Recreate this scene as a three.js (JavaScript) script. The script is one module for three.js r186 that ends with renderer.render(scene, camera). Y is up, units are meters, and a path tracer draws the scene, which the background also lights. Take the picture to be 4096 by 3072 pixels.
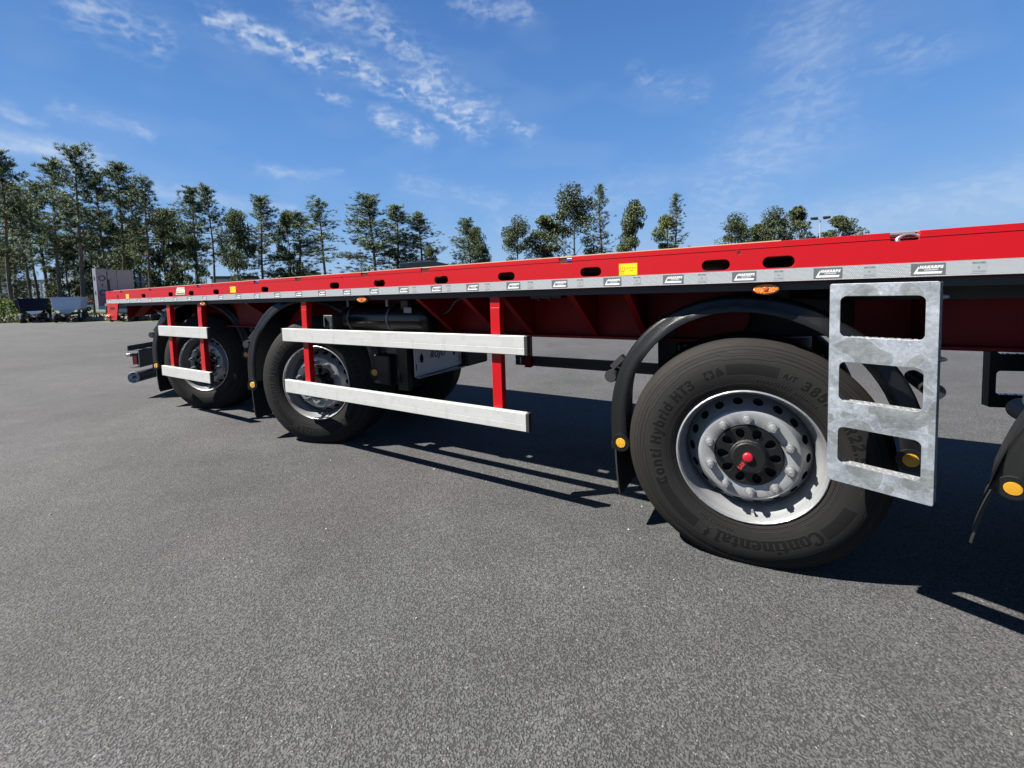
import * as THREE from 'three';
import { RoundedBoxGeometry } from 'three/addons/geometries/RoundedBoxGeometry.js';
import { mergeGeometries, toCreasedNormals } from 'three/addons/utils/BufferGeometryUtils.js';

// ------------------------------------------------------------ camera, sky, sun, exposure
const scene = new THREE.Scene();
const camera = new THREE.PerspectiveCamera(83.6, 4 / 3, 0.05, 2000);
camera.position.set(0.1064, 1.2907, 2.0915);
{
  const f = new THREE.Vector3(-0.52462, -0.06523, -0.84883), r = new THREE.Vector3(0.8513, -0.031, -0.52376), u = new THREE.Vector3(-0.00785, 0.99739, -0.0718);
  camera.quaternion.setFromRotationMatrix(new THREE.Matrix4().makeBasis(r, u, f.clone().negate()));
}
camera.setViewOffset(4096, 3072, 0, 257, 4096, 3072);
const SUN = new THREE.Vector3(-0.62, 1, 0.5).normalize();
const sun = new THREE.DirectionalLight(new THREE.Color(1, 0.955, 0.88), 5);
sun.position.copy(SUN).multiplyScalar(60); sun.castShadow = true; sun.shadow.radius = 1;
sun.shadow.mapSize.set(4096, 4096);
Object.assign(sun.shadow.camera, { left: -40, right: 40, top: 40, bottom: -40, near: 1, far: 160 });
scene.add(sun, sun.target);
const EXPOSURE = 3.6;
const renderer = new THREE.WebGLRenderer({ antialias: true });
renderer.toneMapping = THREE.LinearToneMapping; renderer.toneMappingExposure = EXPOSURE;
renderer.shadowMap.enabled = true;

// ------------------------------------------------------------ small helpers
const V = (x, y, z) => new THREE.Vector3(x, y, z);
function rng(s) { return () => { s |= 0; s = s + 0x6D2B79F5 | 0; let t = Math.imul(s ^ s >>> 15, 1 | s); t = t + Math.imul(t ^ t >>> 7, 61 | t) ^ t; return ((t ^ t >>> 14) >>> 0) / 4294967296; }; }
const clamp = (x, a = 0, b = 1) => Math.min(b, Math.max(a, x)), lerp = (a, b, t) => a + (b - a) * t, smooth = (a, b, x) => { const t = clamp((x - a) / (b - a)); return t * t * (3 - 2 * t); };
const hashTab = (() => { const r = rng(99), a = new Float32Array(65536); for (let i = 0; i < 65536; i++) a[i] = r(); return a; })();
const h2 = (i, j) => hashTab[((i * 73 + j * 1571) ^ (j >> 3) * 311) & 65535];
function vnoise(x, y) { const i = Math.floor(x), j = Math.floor(y), fx = x - i, fy = y - j, a = fx * fx * (3 - 2 * fx), b = fy * fy * (3 - 2 * fy); return lerp(lerp(h2(i, j), h2(i + 1, j), a), lerp(h2(i, j + 1), h2(i + 1, j + 1), a), b); }
function fbm(x, y, o = 4) { let s = 0, a = 0.5, n = 0; for (let k = 0; k < o; k++) { s += a * vnoise(x, y); n += a; a *= 0.47; x = x * 2.03 + 17.3; y = y * 2.03 + 9.1; } return s / n; }
// tiling value noise on a period of n cells
function tnoise(x, y, n) { const i = Math.floor(x), j = Math.floor(y), fx = x - i, fy = y - j, a = fx * fx * (3 - 2 * fx), b = fy * fy * (3 - 2 * fy), m = (k) => ((k % n) + n) % n; return lerp(lerp(h2(m(i), m(j)), h2(m(i + 1), m(j)), a), lerp(h2(m(i), m(j + 1)), h2(m(i + 1), m(j + 1)), a), b); }
function dataTex(w, h, fn, srgb = true) {
  const d = new Uint8Array(w * h * 4), o = [0, 0, 0];
  for (let y = 0; y < h; y++) for (let x = 0; x < w; x++) { fn(x, y, o); const k = (y * w + x) * 4; d[k] = o[0]; d[k + 1] = o[1]; d[k + 2] = o[2]; d[k + 3] = 255; }
  const t = new THREE.DataTexture(d, w, h); t.wrapS = t.wrapT = THREE.RepeatWrapping; t.magFilter = t.minFilter = THREE.LinearFilter;
  if (srgb) t.colorSpace = THREE.SRGBColorSpace; t.needsUpdate = true; return t;
}
function canvasTex(w, h, draw, srgb = true) {
  const c = document.createElement('canvas'); c.width = w; c.height = h; draw(c.getContext('2d'), w, h);
  const t = new THREE.CanvasTexture(c); if (srgb) t.colorSpace = THREE.SRGBColorSpace; return t;
}
const lin = (r, g, b) => new THREE.Color().setRGB(r, g, b);
const dim = (o) => ({ ...o, color: (o.color ?? new THREE.Color(1, 1, 1)).clone().multiplyScalar(0.72) }); // surfaces as exposed for full sun
const std = (o) => new THREE.MeshStandardMaterial(dim(o)), phys = (o) => new THREE.MeshPhysicalMaterial(dim(o));
const names = {};
const numbered = (n) => { const k = names[n] = (names[n] ?? -1) + 1; return k ? `${n}_${String(k).padStart(3, '0')}` : n; };
function shade(o) { o.traverse((m) => { if (m.isMesh) m.castShadow = m.receiveShadow = true; }); return o; }
function thing(name, label, category, pos = [0, 0, 0], turn = 0, group) {
  const o = new THREE.Group(); o.name = numbered(name); o.position.set(...pos); o.rotation.y = turn; o.userData = { label, category }; if (group) o.userData.group = group; scene.add(o); return o;
}
function struct(name, geo, mat) { const m = new THREE.Mesh(geo, mat); m.name = numbered(name); m.userData = { kind: 'structure' }; m.receiveShadow = true; scene.add(m); return m; }
function part(parent, name, geo, mat, label) { const m = new THREE.Mesh(Array.isArray(geo) ? merge(geo) : geo, mat); m.name = name; m.castShadow = m.receiveShadow = true; if (label) m.userData.label = label; parent.add(m); return m; }
function node(parent, name, pos = [0, 0, 0], turn = 0) { const g = new THREE.Group(); g.name = name; g.position.set(...pos); g.rotation.y = turn; parent.add(g); return g; }
function merge(list) { return mergeGeometries(list.map((g) => { g = g.index ? g.toNonIndexed() : g; for (const k of Object.keys(g.attributes)) if (!['position', 'normal', 'uv'].includes(k)) g.deleteAttribute(k); return g; })); }
const box = (w, h, d, x = 0, y = 0, z = 0) => new THREE.BoxGeometry(w, h, d).translate(x, y, z);
const span = (x0, x1, y0, y1, z0, z1) => box(x1 - x0, y1 - y0, z1 - z0, (x0 + x1) / 2, (y0 + y1) / 2, (z0 + z1) / 2);
const rspan = (x0, x1, y0, y1, z0, z1, r = 0.004) => new RoundedBoxGeometry(x1 - x0, y1 - y0, z1 - z0, 2, r).translate((x0 + x1) / 2, (y0 + y1) / 2, (z0 + z1) / 2);
const cyl = (r0, r1, h, n = 20, open = false) => new THREE.CylinderGeometry(r0, r1, h, n, 1, open);
const zcyl = (r, z0, z1, x, y, n = 20) => cyl(r, r, Math.abs(z1 - z0), n).rotateX(Math.PI / 2).translate(x, y, (z0 + z1) / 2);
const xcyl = (r, x0, x1, y, z, n = 20) => cyl(r, r, Math.abs(x1 - x0), n).rotateZ(Math.PI / 2).translate((x0 + x1) / 2, y, z);
const tube = (pts, r, seg = 24, n = 6) => new THREE.TubeGeometry(new THREE.CatmullRomCurve3(pts.map((p) => V(...p))), seg, r, n);
function bar(a, b, w, d) { // a straight bar of section w x d from a to b
  const A = V(...a), B = V(...b), L = A.distanceTo(B), g = new THREE.BoxGeometry(w, L, d);
  return g.applyQuaternion(new THREE.Quaternion().setFromUnitVectors(V(0, 1, 0), B.clone().sub(A).normalize())).translate((a[0] + b[0]) / 2, (a[1] + b[1]) / 2, (a[2] + b[2]) / 2);
}
const extrude = (shape, depth, bevel = 0, seg = 12) => new THREE.ExtrudeGeometry(shape, { depth, bevelEnabled: bevel > 0, bevelThickness: bevel, bevelSize: bevel, bevelOffset: -bevel, bevelSegments: 2, curveSegments: seg });
function rrect(P, x0, x1, y0, y1, r) { P.moveTo(x0 + r, y0); P.lineTo(x1 - r, y0); P.absarc(x1 - r, y0 + r, r, -Math.PI / 2, 0, false); P.lineTo(x1, y1 - r); P.absarc(x1 - r, y1 - r, r, 0, Math.PI / 2, false); P.lineTo(x0 + r, y1); P.absarc(x0 + r, y1 - r, r, Math.PI / 2, Math.PI, false); P.lineTo(x0, y0 + r); P.absarc(x0 + r, y0 + r, r, Math.PI, Math.PI * 1.5, false); return P; }
function uvBox(g, sx = 1, sy = 1) { // planar uv in metres on x/y (z folded in so that sides are not smeared)
  const p = g.attributes.position, uv = new Float32Array(p.count * 2); for (let i = 0; i < p.count; i++) { uv[i * 2] = (p.getX(i) + p.getZ(i) * 0.7) * sx; uv[i * 2 + 1] = (p.getY(i) + p.getZ(i) * 0.7) * sy; } g.setAttribute('uv', new THREE.BufferAttribute(uv, 2)); return g;
}
class MB { // triangle soup with vertex colours
  constructor() { this.p = []; this.n = []; this.c = []; }
  tri(a, b, c, n, col) { this.p.push(a[0], a[1], a[2], b[0], b[1], b[2], c[0], c[1], c[2]); for (let k = 0; k < 3; k++) { this.n.push(n[0], n[1], n[2]); this.c.push(col[0], col[1], col[2]); } }
  geo() { const g = new THREE.BufferGeometry(); g.setAttribute('position', new THREE.Float32BufferAttribute(this.p, 3)); g.setAttribute('normal', new THREE.Float32BufferAttribute(this.n, 3)); g.setAttribute('color', new THREE.Float32BufferAttribute(this.c, 3)); return g; }
}

// ------------------------------------------------------------ the sky
{
  const W = 4096, H = 2048, d = new Float32Array(W * H * 4);
  // strips of cirrus: [azimuth, elevation] in degrees, half width in degrees, strength, patchiness
  const strokes = [
    [[[205.8, 27.7], [209.7, 27.2], [215.3, 26.3], [219.9, 26], [224.2, 24.3], [230.4, 23.2], [235.1, 21.2]], 1.0, 0.85, 0.9],
    [[[215.7, 31.4], [221.8, 30.6], [225, 28.9], [228.8, 26], [232.8, 23.2]], 1.9, 0.5, 0.8],
    [[[227, 25], [230.5, 23.9], [235.1, 22.2]], 1.5, 0.75, 0.6],
    [[[222.3, 21.3], [227.9, 19.4]], 1.0, 0.8, 0.7],
    [[[195.6, 25.7], [200.2, 24.8]], 1.6, 0.5, 1],
    [[[180, 15.2], [187.9, 14.3], [189.4, 14.1], [192.9, 13.5], [195, 13.3]], 0.9, 0.75, 0.2],
    [[[183, 17], [189.5, 16.4], [192.2, 16.1]], 0.5, 0.45, 0.4],
    [[[193.1, 17.2], [199.6, 16.4]], 0.5, 0.4, 0.5],
    [[[230.4, 21.7], [235.6, 19.7]], 0.8, 0.7, 0.8],
    [[[238.1, 21.2], [241.6, 19.5]], 0.9, 0.4, 0.8],
    [[[273.2, 24.2], [272.4, 17.8], [268.1, 14.5], [264.4, 10]], 4.2, 0.3, 0.35],
    [[[199.2, 11.3], [204.7, 11.2], [211.3, 10.2]], 0.7, 0.4, 0.3],
    [[[209.2, 14.3], [217.1, 14.8]], 0.5, 0.35, 0.5],
    [[[225.3, 14], [237.1, 11.4]], 1.2, 0.28, 0.4],
    [[[274, 6], [282.1, 7.2], [296, 8.2]], 2.2, 0.34, 0.25],
    [[[233.2, 32.6], [240.9, 31.9]], 1.0, 0.4, 0.9],
    [[[215.6, 23], [218.6, 22.5]], 0.5, 0.5, 0.8], [[[214.4, 27.2], [218.4, 27.1]], 0.6, 0.5, 0.8],
    [[[255.1, 24.2], [261.4, 21.8]], 1.2, 0.22, 0.8], [[[276.6, 22.2], [281.7, 20]], 1.4, 0.22, 0.8], [[[238.3, 9.1], [256, 12.5]], 2.5, 0.2, 0.4],
  ];
  const rr = rng(7); // the rest of the sky carries strips of the same kind
  for (let k = 0; k < 34; k++) { let a = (k < 26 ? 300 + rr() * 245 : rr() * 360) % 360; const e = 8 + rr() * 50; if (k >= 26 && e < 38) continue; if (a > 180 && a < 300 && e < 38) continue; const L = 6 + rr() * 14, s = -0.15 + rr() * 0.1; strokes.push([[[a, e], [a + L / 2, e + s * L + rr() * 2], [a + L, e + 2 * s * L]], 0.6 + rr() * 2.2, 0.25 + rr() * 0.4, 0.4 + rr() * 0.5]); }
  const seg = []; for (const [pts, w, s, pa] of strokes) for (let i = 0; i + 1 < pts.length; i++) seg.push([pts[i][0], pts[i][1], pts[i + 1][0], pts[i + 1][1], w, s, pa, pts.length > 3 ? 0.8 : 1]);
  const stops = [[-90, 0.10, 0.10, 0.09], [-2, 0.16, 0.17, 0.17], [0, 0.44, 0.60, 0.78], [4, 0.33, 0.525, 0.80], [9, 0.225, 0.44, 0.795], [16, 0.15, 0.345, 0.735], [24, 0.105, 0.27, 0.635], [34, 0.075, 0.2, 0.525], [60, 0.045, 0.12, 0.34], [90, 0.035, 0.095, 0.28]];
  const base = (e, k) => { let i = 0; while (i < stops.length - 2 && e > stops[i + 1][0]) i++; return lerp(stops[i][k], stops[i + 1][k], clamp((e - stops[i][0]) / (stops[i + 1][0] - stops[i][0]))); };
  const col = new Float32Array(3);
  for (let y = 0; y < H; y++) {
    const el = ((y + 0.5) / H - 0.5) * 180, ce = Math.cos(el * Math.PI / 180);
    const row = seg.filter((q) => el > Math.min(q[1], q[3]) - q[4] * 3 - 2 && el < Math.max(q[1], q[3]) + q[4] * 3 + 2);
    for (let k = 0; k < 3; k++) col[k] = base(el, k + 1);
    for (let x = 0; x < W; x++) {
      const az = (((x + 0.5) / W - 0.5) * 360 + 360) % 360; let dens = 0;
      if (el > 0 && row.length) {
        let wx = null, wy, tex, tex2;
        for (const q of row) {
          let a = az; if (a - q[0] > 180) a -= 360; else if (q[0] - a > 180) a += 360;
          const R = q[4] * 3 + 2; if (a < Math.min(q[0], q[2]) - R / ce || a > Math.max(q[0], q[2]) + R / ce) continue;
          if (wx === null) { wx = (fbm(az * 0.35, el * 0.5, 3) - 0.5) * 4 + (fbm(az * 1.7 + 40, el * 2.2, 3) - 0.5) * 1.6; wy = (fbm(az * 0.35 + 90, el * 0.5 + 31, 3) - 0.5) * 3 + (fbm(az * 1.7 + 7, el * 2.2 + 50, 3) - 0.5) * 1.4; const u = az * ce * 0.9 + el * 0.4, v = el * 1.9 + az * 0.35; tex = fbm(u + wx * 0.6, v + wy * 0.6, 5); tex2 = fbm(az * 2.0 + 11 + wy * 1.5, el * 3.4 + 5 + wx, 4); }
          const px = (a + wx * 0.45 - q[0]) * ce, py = el + wy * 0.4 - q[1], dx = (q[2] - q[0]) * ce, dy = q[3] - q[1], t = clamp((px * dx + py * dy) / (dx * dx + dy * dy)), ex = px - dx * t, ey = py - dy * t;
          const g = Math.exp(-(ex * ex + ey * ey) / (q[4] * q[4]) * 0.9), m = lerp(0.75, smooth(0.3, 0.8, tex * 0.75 + tex2 * 0.25), clamp(q[6] + 0.15));
          dens = Math.max(dens, g * q[5] * m * 0.84);
        }
        dens = clamp(dens * (0.75 + 0.5 * (tex ?? 0.5)));
      }
      const veil = el > 0 ? 0.05 * smooth(0.45, 0.8, fbm(az * 0.12, el * 0.3 + 4, 3)) : 0; dens = clamp(dens + veil);
      const k = (y * W + x) * 4, cl = [0.80, 0.87, 0.95];
      for (let c = 0; c < 3; c++) d[k + c] = lerp(col[c], cl[c], dens * 0.82) / EXPOSURE;
      d[k + 3] = 1;
    }
  }
  const t = new THREE.DataTexture(d, W, H, THREE.RGBAFormat, THREE.FloatType); t.mapping = THREE.EquirectangularReflectionMapping; t.magFilter = t.minFilter = THREE.LinearFilter; t.wrapS = THREE.RepeatWrapping; t.needsUpdate = true;
  scene.background = t; scene.environment = t;
}

// ------------------------------------------------------------ ground: yard of asphalt, verge, terrain
const TILE = 2.6;
const asphalt = (() => {
  const N = 2048, hgt = new Float32Array(N * N), tone = new Float32Array(N * N).fill(0.3), warm = new Float32Array(N * N), r = rng(5), s = N / TILE;
  for (let k = 0; k < 330000; k++) { // 300000 chippings of 4 to 10 mm set in black binder, then fine pale grit
    const fine = k > 300000, cx = r() * N, cy = r() * N, big = r(), a = (fine ? 0.0008 + r() * 0.0011 : big < 0.08 ? 0.0038 + r() * 0.002 : 0.0017 + r() * 0.0023) * s, b = a * (0.55 + r() * 0.4), an = r() * Math.PI, ca = Math.cos(an), sa = Math.sin(an), q = r(), tn = fine ? (q < 0.5 ? 2.6 + r() * 2.2 : 0.7 + r() * 0.5) : q < 0.006 ? 1.9 + r() * 0.9 : q < 0.05 ? 1.25 + r() * 0.3 : q > 0.9 ? 0.45 + r() * 0.2 : 0.78 + r() * 0.34, wm = r() * 2 - 1, top = fine ? 0.95 : 0.45 + r() * 0.55, R = Math.ceil(a);
    for (let j = -R; j <= R; j++) for (let i = -R; i <= R; i++) {
      const u = (i * ca + j * sa) / a, v = (-i * sa + j * ca) / b, e = u * u + v * v; if (e > 1) continue;
      const x = (Math.floor(cx) + i + N) % N, y = (Math.floor(cy) + j + N) % N, o = y * N + x, h = top * (0.6 + 0.4 * Math.sqrt(1 - e));
      if (h > hgt[o]) { hgt[o] = h; tone[o] = tn; warm[o] = wm; }
    }
  }
  const map = dataTex(N, N, (x, y, o) => {
    const k = y * N + x, m = 0.88 + 0.24 * tnoise(x / 128, y / 128, 16), f = 0.86 + 0.28 * h2(x, y * 3 + 1); let t = 0.067 * tone[k] * m * f;
    const w = warm[k] * 0.06; for (let c = 0; c < 3; c++) { const l = clamp(t * (c === 0 ? 1 + w : c === 2 ? 1.02 - w : 1)); o[c] = Math.round(255 * (l <= 0.0031308 ? 12.92 * l : 1.055 * Math.pow(l, 1 / 2.4) - 0.055)); }
  });
  const bump = dataTex(N, N, (x, y, o) => { const k = y * N + x; o[0] = o[1] = o[2] = Math.round(clamp(hgt[k] * 0.85 + 0.15 * tnoise(x / 16, y / 16, 128)) * 255); }, false);
  return std({ map, bumpMap: bump, bumpScale: 0.0038, roughness: 0.9, vertexColors: true });
})();
{ // the yard: a sheet whose grid is finest where one stands; its colours carry worn and stained patches
  const xs = [], zs = []; for (let i = 0; i <= 240; i++) { const t = i / 120 - 1; xs.push(-1.5 + Math.sign(t) * (9 * Math.abs(t) + (t < 0 ? 46 : 70) * Math.pow(Math.abs(t), 5))); zs.push(0 + Math.sign(t) * (7 * Math.abs(t) + 70 * Math.pow(Math.abs(t), 5))); }
  const g = new THREE.PlaneGeometry(1, 1, 240, 240), p = g.attributes.position, uv = g.attributes.uv, c = new Float32Array(p.count * 3);
  for (let j = 0; j <= 240; j++) for (let i = 0; i <= 240; i++) {
    const k = j * 241 + i, z = zs[j]; let x = xs[i]; const lim = -55.4 + clamp((-z - 5.5) * 4.1, -12, 22); x = Math.max(x, lim + (vnoise(z * 1.3, 3) - 0.5) * 0.3); p.setXYZ(k, x, 0, z); uv.setXY(k, x / TILE, z / TILE);
    const a = fbm(x * 0.35 + 5, z * 0.35, 4), b = fbm(x * 1.6, z * 1.6 + 30, 4), s = smooth(0.6, 0.78, fbm(x * 0.9 + 50, z * 0.9, 4)), st = vnoise(x * 0.08 + 3, z * 3.5); let v = (0.72 + 0.42 * a + 0.42 * (b - 0.5)) * (1 - 0.2 * s) * (0.92 + 0.16 * st);
    const pk = (fbm(x * 0.9 + 80, z * 0.9, 3) - 0.5) * 0.16; const old = 1 - 0.2 * smooth(-7, -16, x + (vnoise(z * 0.4, 9) - 0.5) * 3); v *= old; for (const [cx, cz, R] of [[-3, 9, 7.2], [-3, 9, 9.3], [6, 14, 14.6], [6, 14, 16.7], [-14, -2, 9.5]]) v *= 1 - 0.1 * Math.exp(-(((Math.hypot(x - cx, z - cz) - R) / 0.16) ** 2)) * smooth(0.3, 0.6, vnoise(x * 0.8, z * 0.8 + R)); c[k * 3] = v * (1.01 + pk); c[k * 3 + 1] = v * 0.995; c[k * 3 + 2] = v * (1.0 + pk * 0.8);
  }
  g.setAttribute('color', new THREE.BufferAttribute(c, 3)); const nn = g.attributes.normal; for (let i = 0; i < nn.count; i++) nn.setXYZ(i, 0, 1, 0);
  struct('yard', g, asphalt);
  const soilTex = dataTex(512, 512, (x, y, o) => { const n = tnoise(x / 16, y / 16, 32) * 0.5 + tnoise(x / 4, y / 4, 128) * 0.5, k = h2(x, y); o[0] = 40 + 40 * n + 14 * k; o[1] = 52 + 40 * n + 14 * k; o[2] = 28 + 22 * n + 8 * k; });
  soilTex.repeat.set(120, 120);
  const tg = new THREE.CircleGeometry(700, 96).rotateX(-Math.PI / 2).translate(0, -0.02, 0); struct('terrain', tg, std({ map: soilTex, roughness: 1 }));
}
{ // stones lying loose on the asphalt
  const r = rng(12), g = new THREE.IcosahedronGeometry(1, 1), m = new THREE.InstancedMesh(g, std({ color: lin(0.26, 0.25, 0.225), roughness: 0.9 }), 240), M = new THREE.Matrix4(), q = new THREE.Quaternion();
  for (let i = 0; i < 240; i++) { const s = 0.0018 + 0.0045 * r() ** 4; q.setFromEuler(new THREE.Euler(r() * 6, r() * 6, r() * 6)); M.compose(V(-5 + r() * 7, s * 0.35, -0.6 + r() * 2.3), q, V(s, s * 0.7, s * (0.6 + r() * 0.8))); m.setMatrixAt(i, M); const v = 0.5 + r() * 1.1; m.setColorAt(i, lin(v, v, v * 0.97)); }
  m.name = 'loose_gravel'; m.userData = { kind: 'stuff', label: 'small pale stones scattered over the asphalt yard', category: 'gravel' }; scene.add(m);
}
const leafMat = (t = 0.25) => t < 0.2 ? std({ vertexColors: true, roughness: 0.8, side: THREE.DoubleSide }) : phys({ vertexColors: true, roughness: 0.75, side: THREE.DoubleSide, transmission: t, thickness: 0, specularIntensity: 0.3 });
{ // bank of stones and dry grass along the far edge of the yard
  const r = rng(31), M = new THREE.Matrix4(), q = new THREE.Quaternion(), edgeAt = (t) => { const pts = [[-57, -4.9], [-49.9, -6.6], [-44, -8.7], [-37.8, -10.4], [-30, -13.5]]; const k = Math.min(3, Math.floor(t * 4)), f = t * 4 - k; return [lerp(pts[k][0], pts[k + 1][0], f), lerp(pts[k][1], pts[k + 1][1], f)]; };
  const g = new THREE.IcosahedronGeometry(1, 0), m = new THREE.InstancedMesh(g, std({ color: lin(0.23, 0.2, 0.175), roughness: 1 }), 2600);
  for (let i = 0; i < 2600; i++) { const [x, z] = edgeAt(r()), b = r(), w = r() * 1.5, s = 0.05 + 0.09 * r(); q.setFromEuler(new THREE.Euler(r() * 6, r() * 6, r() * 6)); M.compose(V(x - w * 0.9 - 1.3, 0.03 + 0.42 * (x < -48 ? 1 : 0.45) * Math.sin(Math.min(1, w) * 1.6) * b, z - w - 1.1), q, V(s * 1.3, s, s)); m.setMatrixAt(i, M); const v = 0.55 + r() * 0.9; m.setColorAt(i, lin(v, v * 0.97, v * 0.93)); }
  m.name = 'stone_bank'; m.userData = { kind: 'stuff', label: 'low bank of pale broken stones along the yard edge', category: 'stones' }; scene.add(m);
  const mb = new MB();
  for (let i = 0; i < 15000; i++) { const [x0, z0] = edgeAt(r()), w = 2.4 + r() * 7, x = x0 - w * 0.9, z = z0 - w, h = 0.18 + 0.4 * r(), a = r() * 6.3, dx = Math.cos(a) * 0.05, dz = Math.sin(a) * 0.05, dry = w < 4.6 + r() * 1.5 && x > -49.5, k = 0.7 + r() * 0.6; const c = dry ? [0.19 * k, 0.14 * k, 0.08 * k] : [0.07 * k, 0.1 * k, 0.03 * k]; mb.tri([x - dx, -0.02, z - dz], [x + dx, -0.02, z + dz], [x + (r() - 0.5) * 0.3, h, z + (r() - 0.5) * 0.3], [0, 1, 0], c); }
  const gm = new THREE.Mesh(mb.geo(), leafMat(0.2)); gm.name = 'verge_grass'; gm.userData = { kind: 'stuff', label: 'dry tan and green grass behind the stone bank', category: 'grass' }; scene.add(gm);
}

// ------------------------------------------------------------ trees
const barkMat = std({ vertexColors: true, roughness: 1 });
function limb(mb, a, b, r0, r1, n, c0, c1) { // tapered stick
  const d = V(b[0] - a[0], b[1] - a[1], b[2] - a[2]).normalize(), u = (Math.abs(d.y) > 0.9 ? V(1, 0, 0) : V(0, 1, 0)).cross(d).normalize(), w = d.clone().cross(u);
  for (let i = 0; i < n; i++) {
    const A = i / n * 6.2832, B = (i + 1) / n * 6.2832, P = (t, R, o) => { const x = Math.cos(t) * R, y = Math.sin(t) * R; return [o[0] + u.x * x + w.x * y, o[1] + u.y * x + w.y * y, o[2] + u.z * x + w.z * y]; };
    const m = (A + B) / 2, N = [u.x * Math.cos(m) + w.x * Math.sin(m), u.y * Math.cos(m) + w.y * Math.sin(m), u.z * Math.cos(m) + w.z * Math.sin(m)], p0 = P(A, r0, a), p1 = P(B, r0, a), p2 = P(B, r1, b), p3 = P(A, r1, b);
    mb.tri(p0, p1, p2, N, c0); mb.tri(p0, p2, p3, N, c1);
  }
}
function leafTri(mb, p, dir, len, wid, r, col, up = 0.5) {
  const a = V(dir[0], dir[1], dir[2]).normalize(), s = V(r() - 0.5, r() - 0.5, r() - 0.5).cross(a).normalize().multiplyScalar(wid), n = s.clone().cross(a).normalize(); if (n.y < 0) n.negate(); n.lerp(V(0, 1, 0), up * 0.4).normalize();
  mb.tri([p[0] - s.x, p[1] - s.y, p[2] - s.z], [p[0] + s.x, p[1] + s.y, p[2] + s.z], [p[0] + a.x * len, p[1] + a.y * len, p[2] + a.z * len], [n.x, n.y, n.z], col);
}
// a Scots pine of unit height 16 m: bare trunk, whorls of crooked limbs, needle tufts
function pine(seed, baseAt, halfW, dens = 1, dead = 10) {
  const r = rng(seed), t = new MB(), c = new MB(), H = 16, px = [], bend = (y) => [Math.sin(y * 0.22 + seed) * 0.14 + Math.sin(y * 0.6 + seed * 2) * 0.05, Math.cos(y * 0.19 + seed) * 0.14];
  const bk = (y) => { const k = smooth(3, 9, y) * 0.9, v = 0.75 + r() * 0.5; return [lerp(0.13, 0.27, k) * v, lerp(0.105, 0.155, k) * v, lerp(0.085, 0.08, k) * v]; };
  for (let y = -0.3; y < H - 0.3; y += 0.7) { const y1 = Math.min(H - 0.3, y + 0.7), a = bend(y), b = bend(y1), R = (q) => 0.17 * Math.pow(1 - q / (H + 0.5), 0.75) + 0.012; limb(t, [a[0], y, a[1]], [b[0], y1, b[1]], R(Math.max(0, y)), R(y1), 8, bk(y), bk(y)); }
  const y0 = H * baseAt; let y = y0;
  const tuft = (x, yy, z, s, ox, oz) => { const g = 0.7 + r() * 0.6, bl = r() * 0.5, col = [0.14 * g, (0.19 + bl * 0.01) * g, (0.095 + bl * 0.035) * g]; for (let k = 0; k < 14; k++) leafTri(c, [x + (r() - 0.5) * s, yy + (r() - 0.5) * s * 0.5, z + (r() - 0.5) * s], [ox * 0.5 + (r() - 0.5) * 1.5, 0.45 + (r() - 0.35) * 0.9, oz * 0.5 + (r() - 0.5) * 1.5], 0.24 + r() * 0.24, 0.018 + r() * 0.018, r, col); };
  while (y < H - 0.5) {
    const f = (y - y0) / (H - y0), n = 3 + Math.floor(r() * 3), L0 = halfW * (f < 0.25 ? 0.75 + f : 1.0) * Math.pow(1 - f, 0.7) * 1.15 + 0.22;
    for (let k = 0; k < n; k++) {
      if (r() < 0.16) continue; const a = r() * 6.283, L = L0 * (0.4 + r() * 0.8), rise = lerp(-0.05, 0.85, f) + (r() - 0.5) * 0.5, q = bend(y), yb = y + (r() - 0.5) * 0.9; let pa = [q[0], yb, q[1]], cx = Math.cos(a), cz = Math.sin(a), sg = Math.max(3, Math.ceil(L / 0.45));
      for (let i = 1; i <= sg; i++) { const u = i / sg, d = L * u, w = (r() - 0.5) * 0.22, pb = [q[0] + cx * d - cz * w, yb + rise * d * (0.5 + 0.5 * u) + (r() - 0.5) * 0.12, q[1] + cz * d + cx * w]; limb(t, pa, pb, 0.05 * (1 - u * 0.8) * (0.5 + L * 0.25), 0.04 * (1 - u * 0.8) * (0.5 + L * 0.25), 4, [0.09, 0.06, 0.045], [0.09, 0.06, 0.045]);
        if (u > 0.25) { const m = Math.round((0.9 + 1.9 * u) * dens * (0.6 + r() * 0.8)); for (let j = 0; j < m; j++) { const sp = 0.2 + 0.34 * u * Math.min(1.4, L); tuft(pb[0] + (r() - 0.5) * 2 * sp, pb[1] + (r() - 0.25) * 0.75, pb[2] + (r() - 0.5) * 2 * sp, 0.28, cx, cz); } } pa = pb; }
    }
    y += 0.34 + 0.3 * (1 - f) * (0.6 + r() * 0.6);
  }
  for (let j = 0; j < 14; j++) tuft((r() - 0.5) * 0.4 + bend(H)[0], H - 0.5 + r() * 0.55, (r() - 0.5) * 0.4 + bend(H)[1], 0.2, 0, 0);
  for (let k = 0; k < dead; k++) { const yy = lerp(H * 0.18, y0 + 1, r()), a = r() * 6.28, L = 0.4 + r() * 1.0, q = bend(yy), m = [q[0] + Math.cos(a) * L * 0.6, yy + 0.05, q[1] + Math.sin(a) * L * 0.6]; limb(t, [q[0], yy, q[1]], m, 0.02, 0.014, 3, [0.12, 0.1, 0.09], [0.12, 0.1, 0.09]); limb(t, m, [q[0] + Math.cos(a + 0.2) * L, yy - 0.15 + r() * 0.3, q[1] + Math.sin(a + 0.2) * L], 0.013, 0.006, 3, [0.12, 0.1, 0.09], [0.12, 0.1, 0.09]); }
  return { trunk: t.geo(), crown: c.geo() };
}
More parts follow.
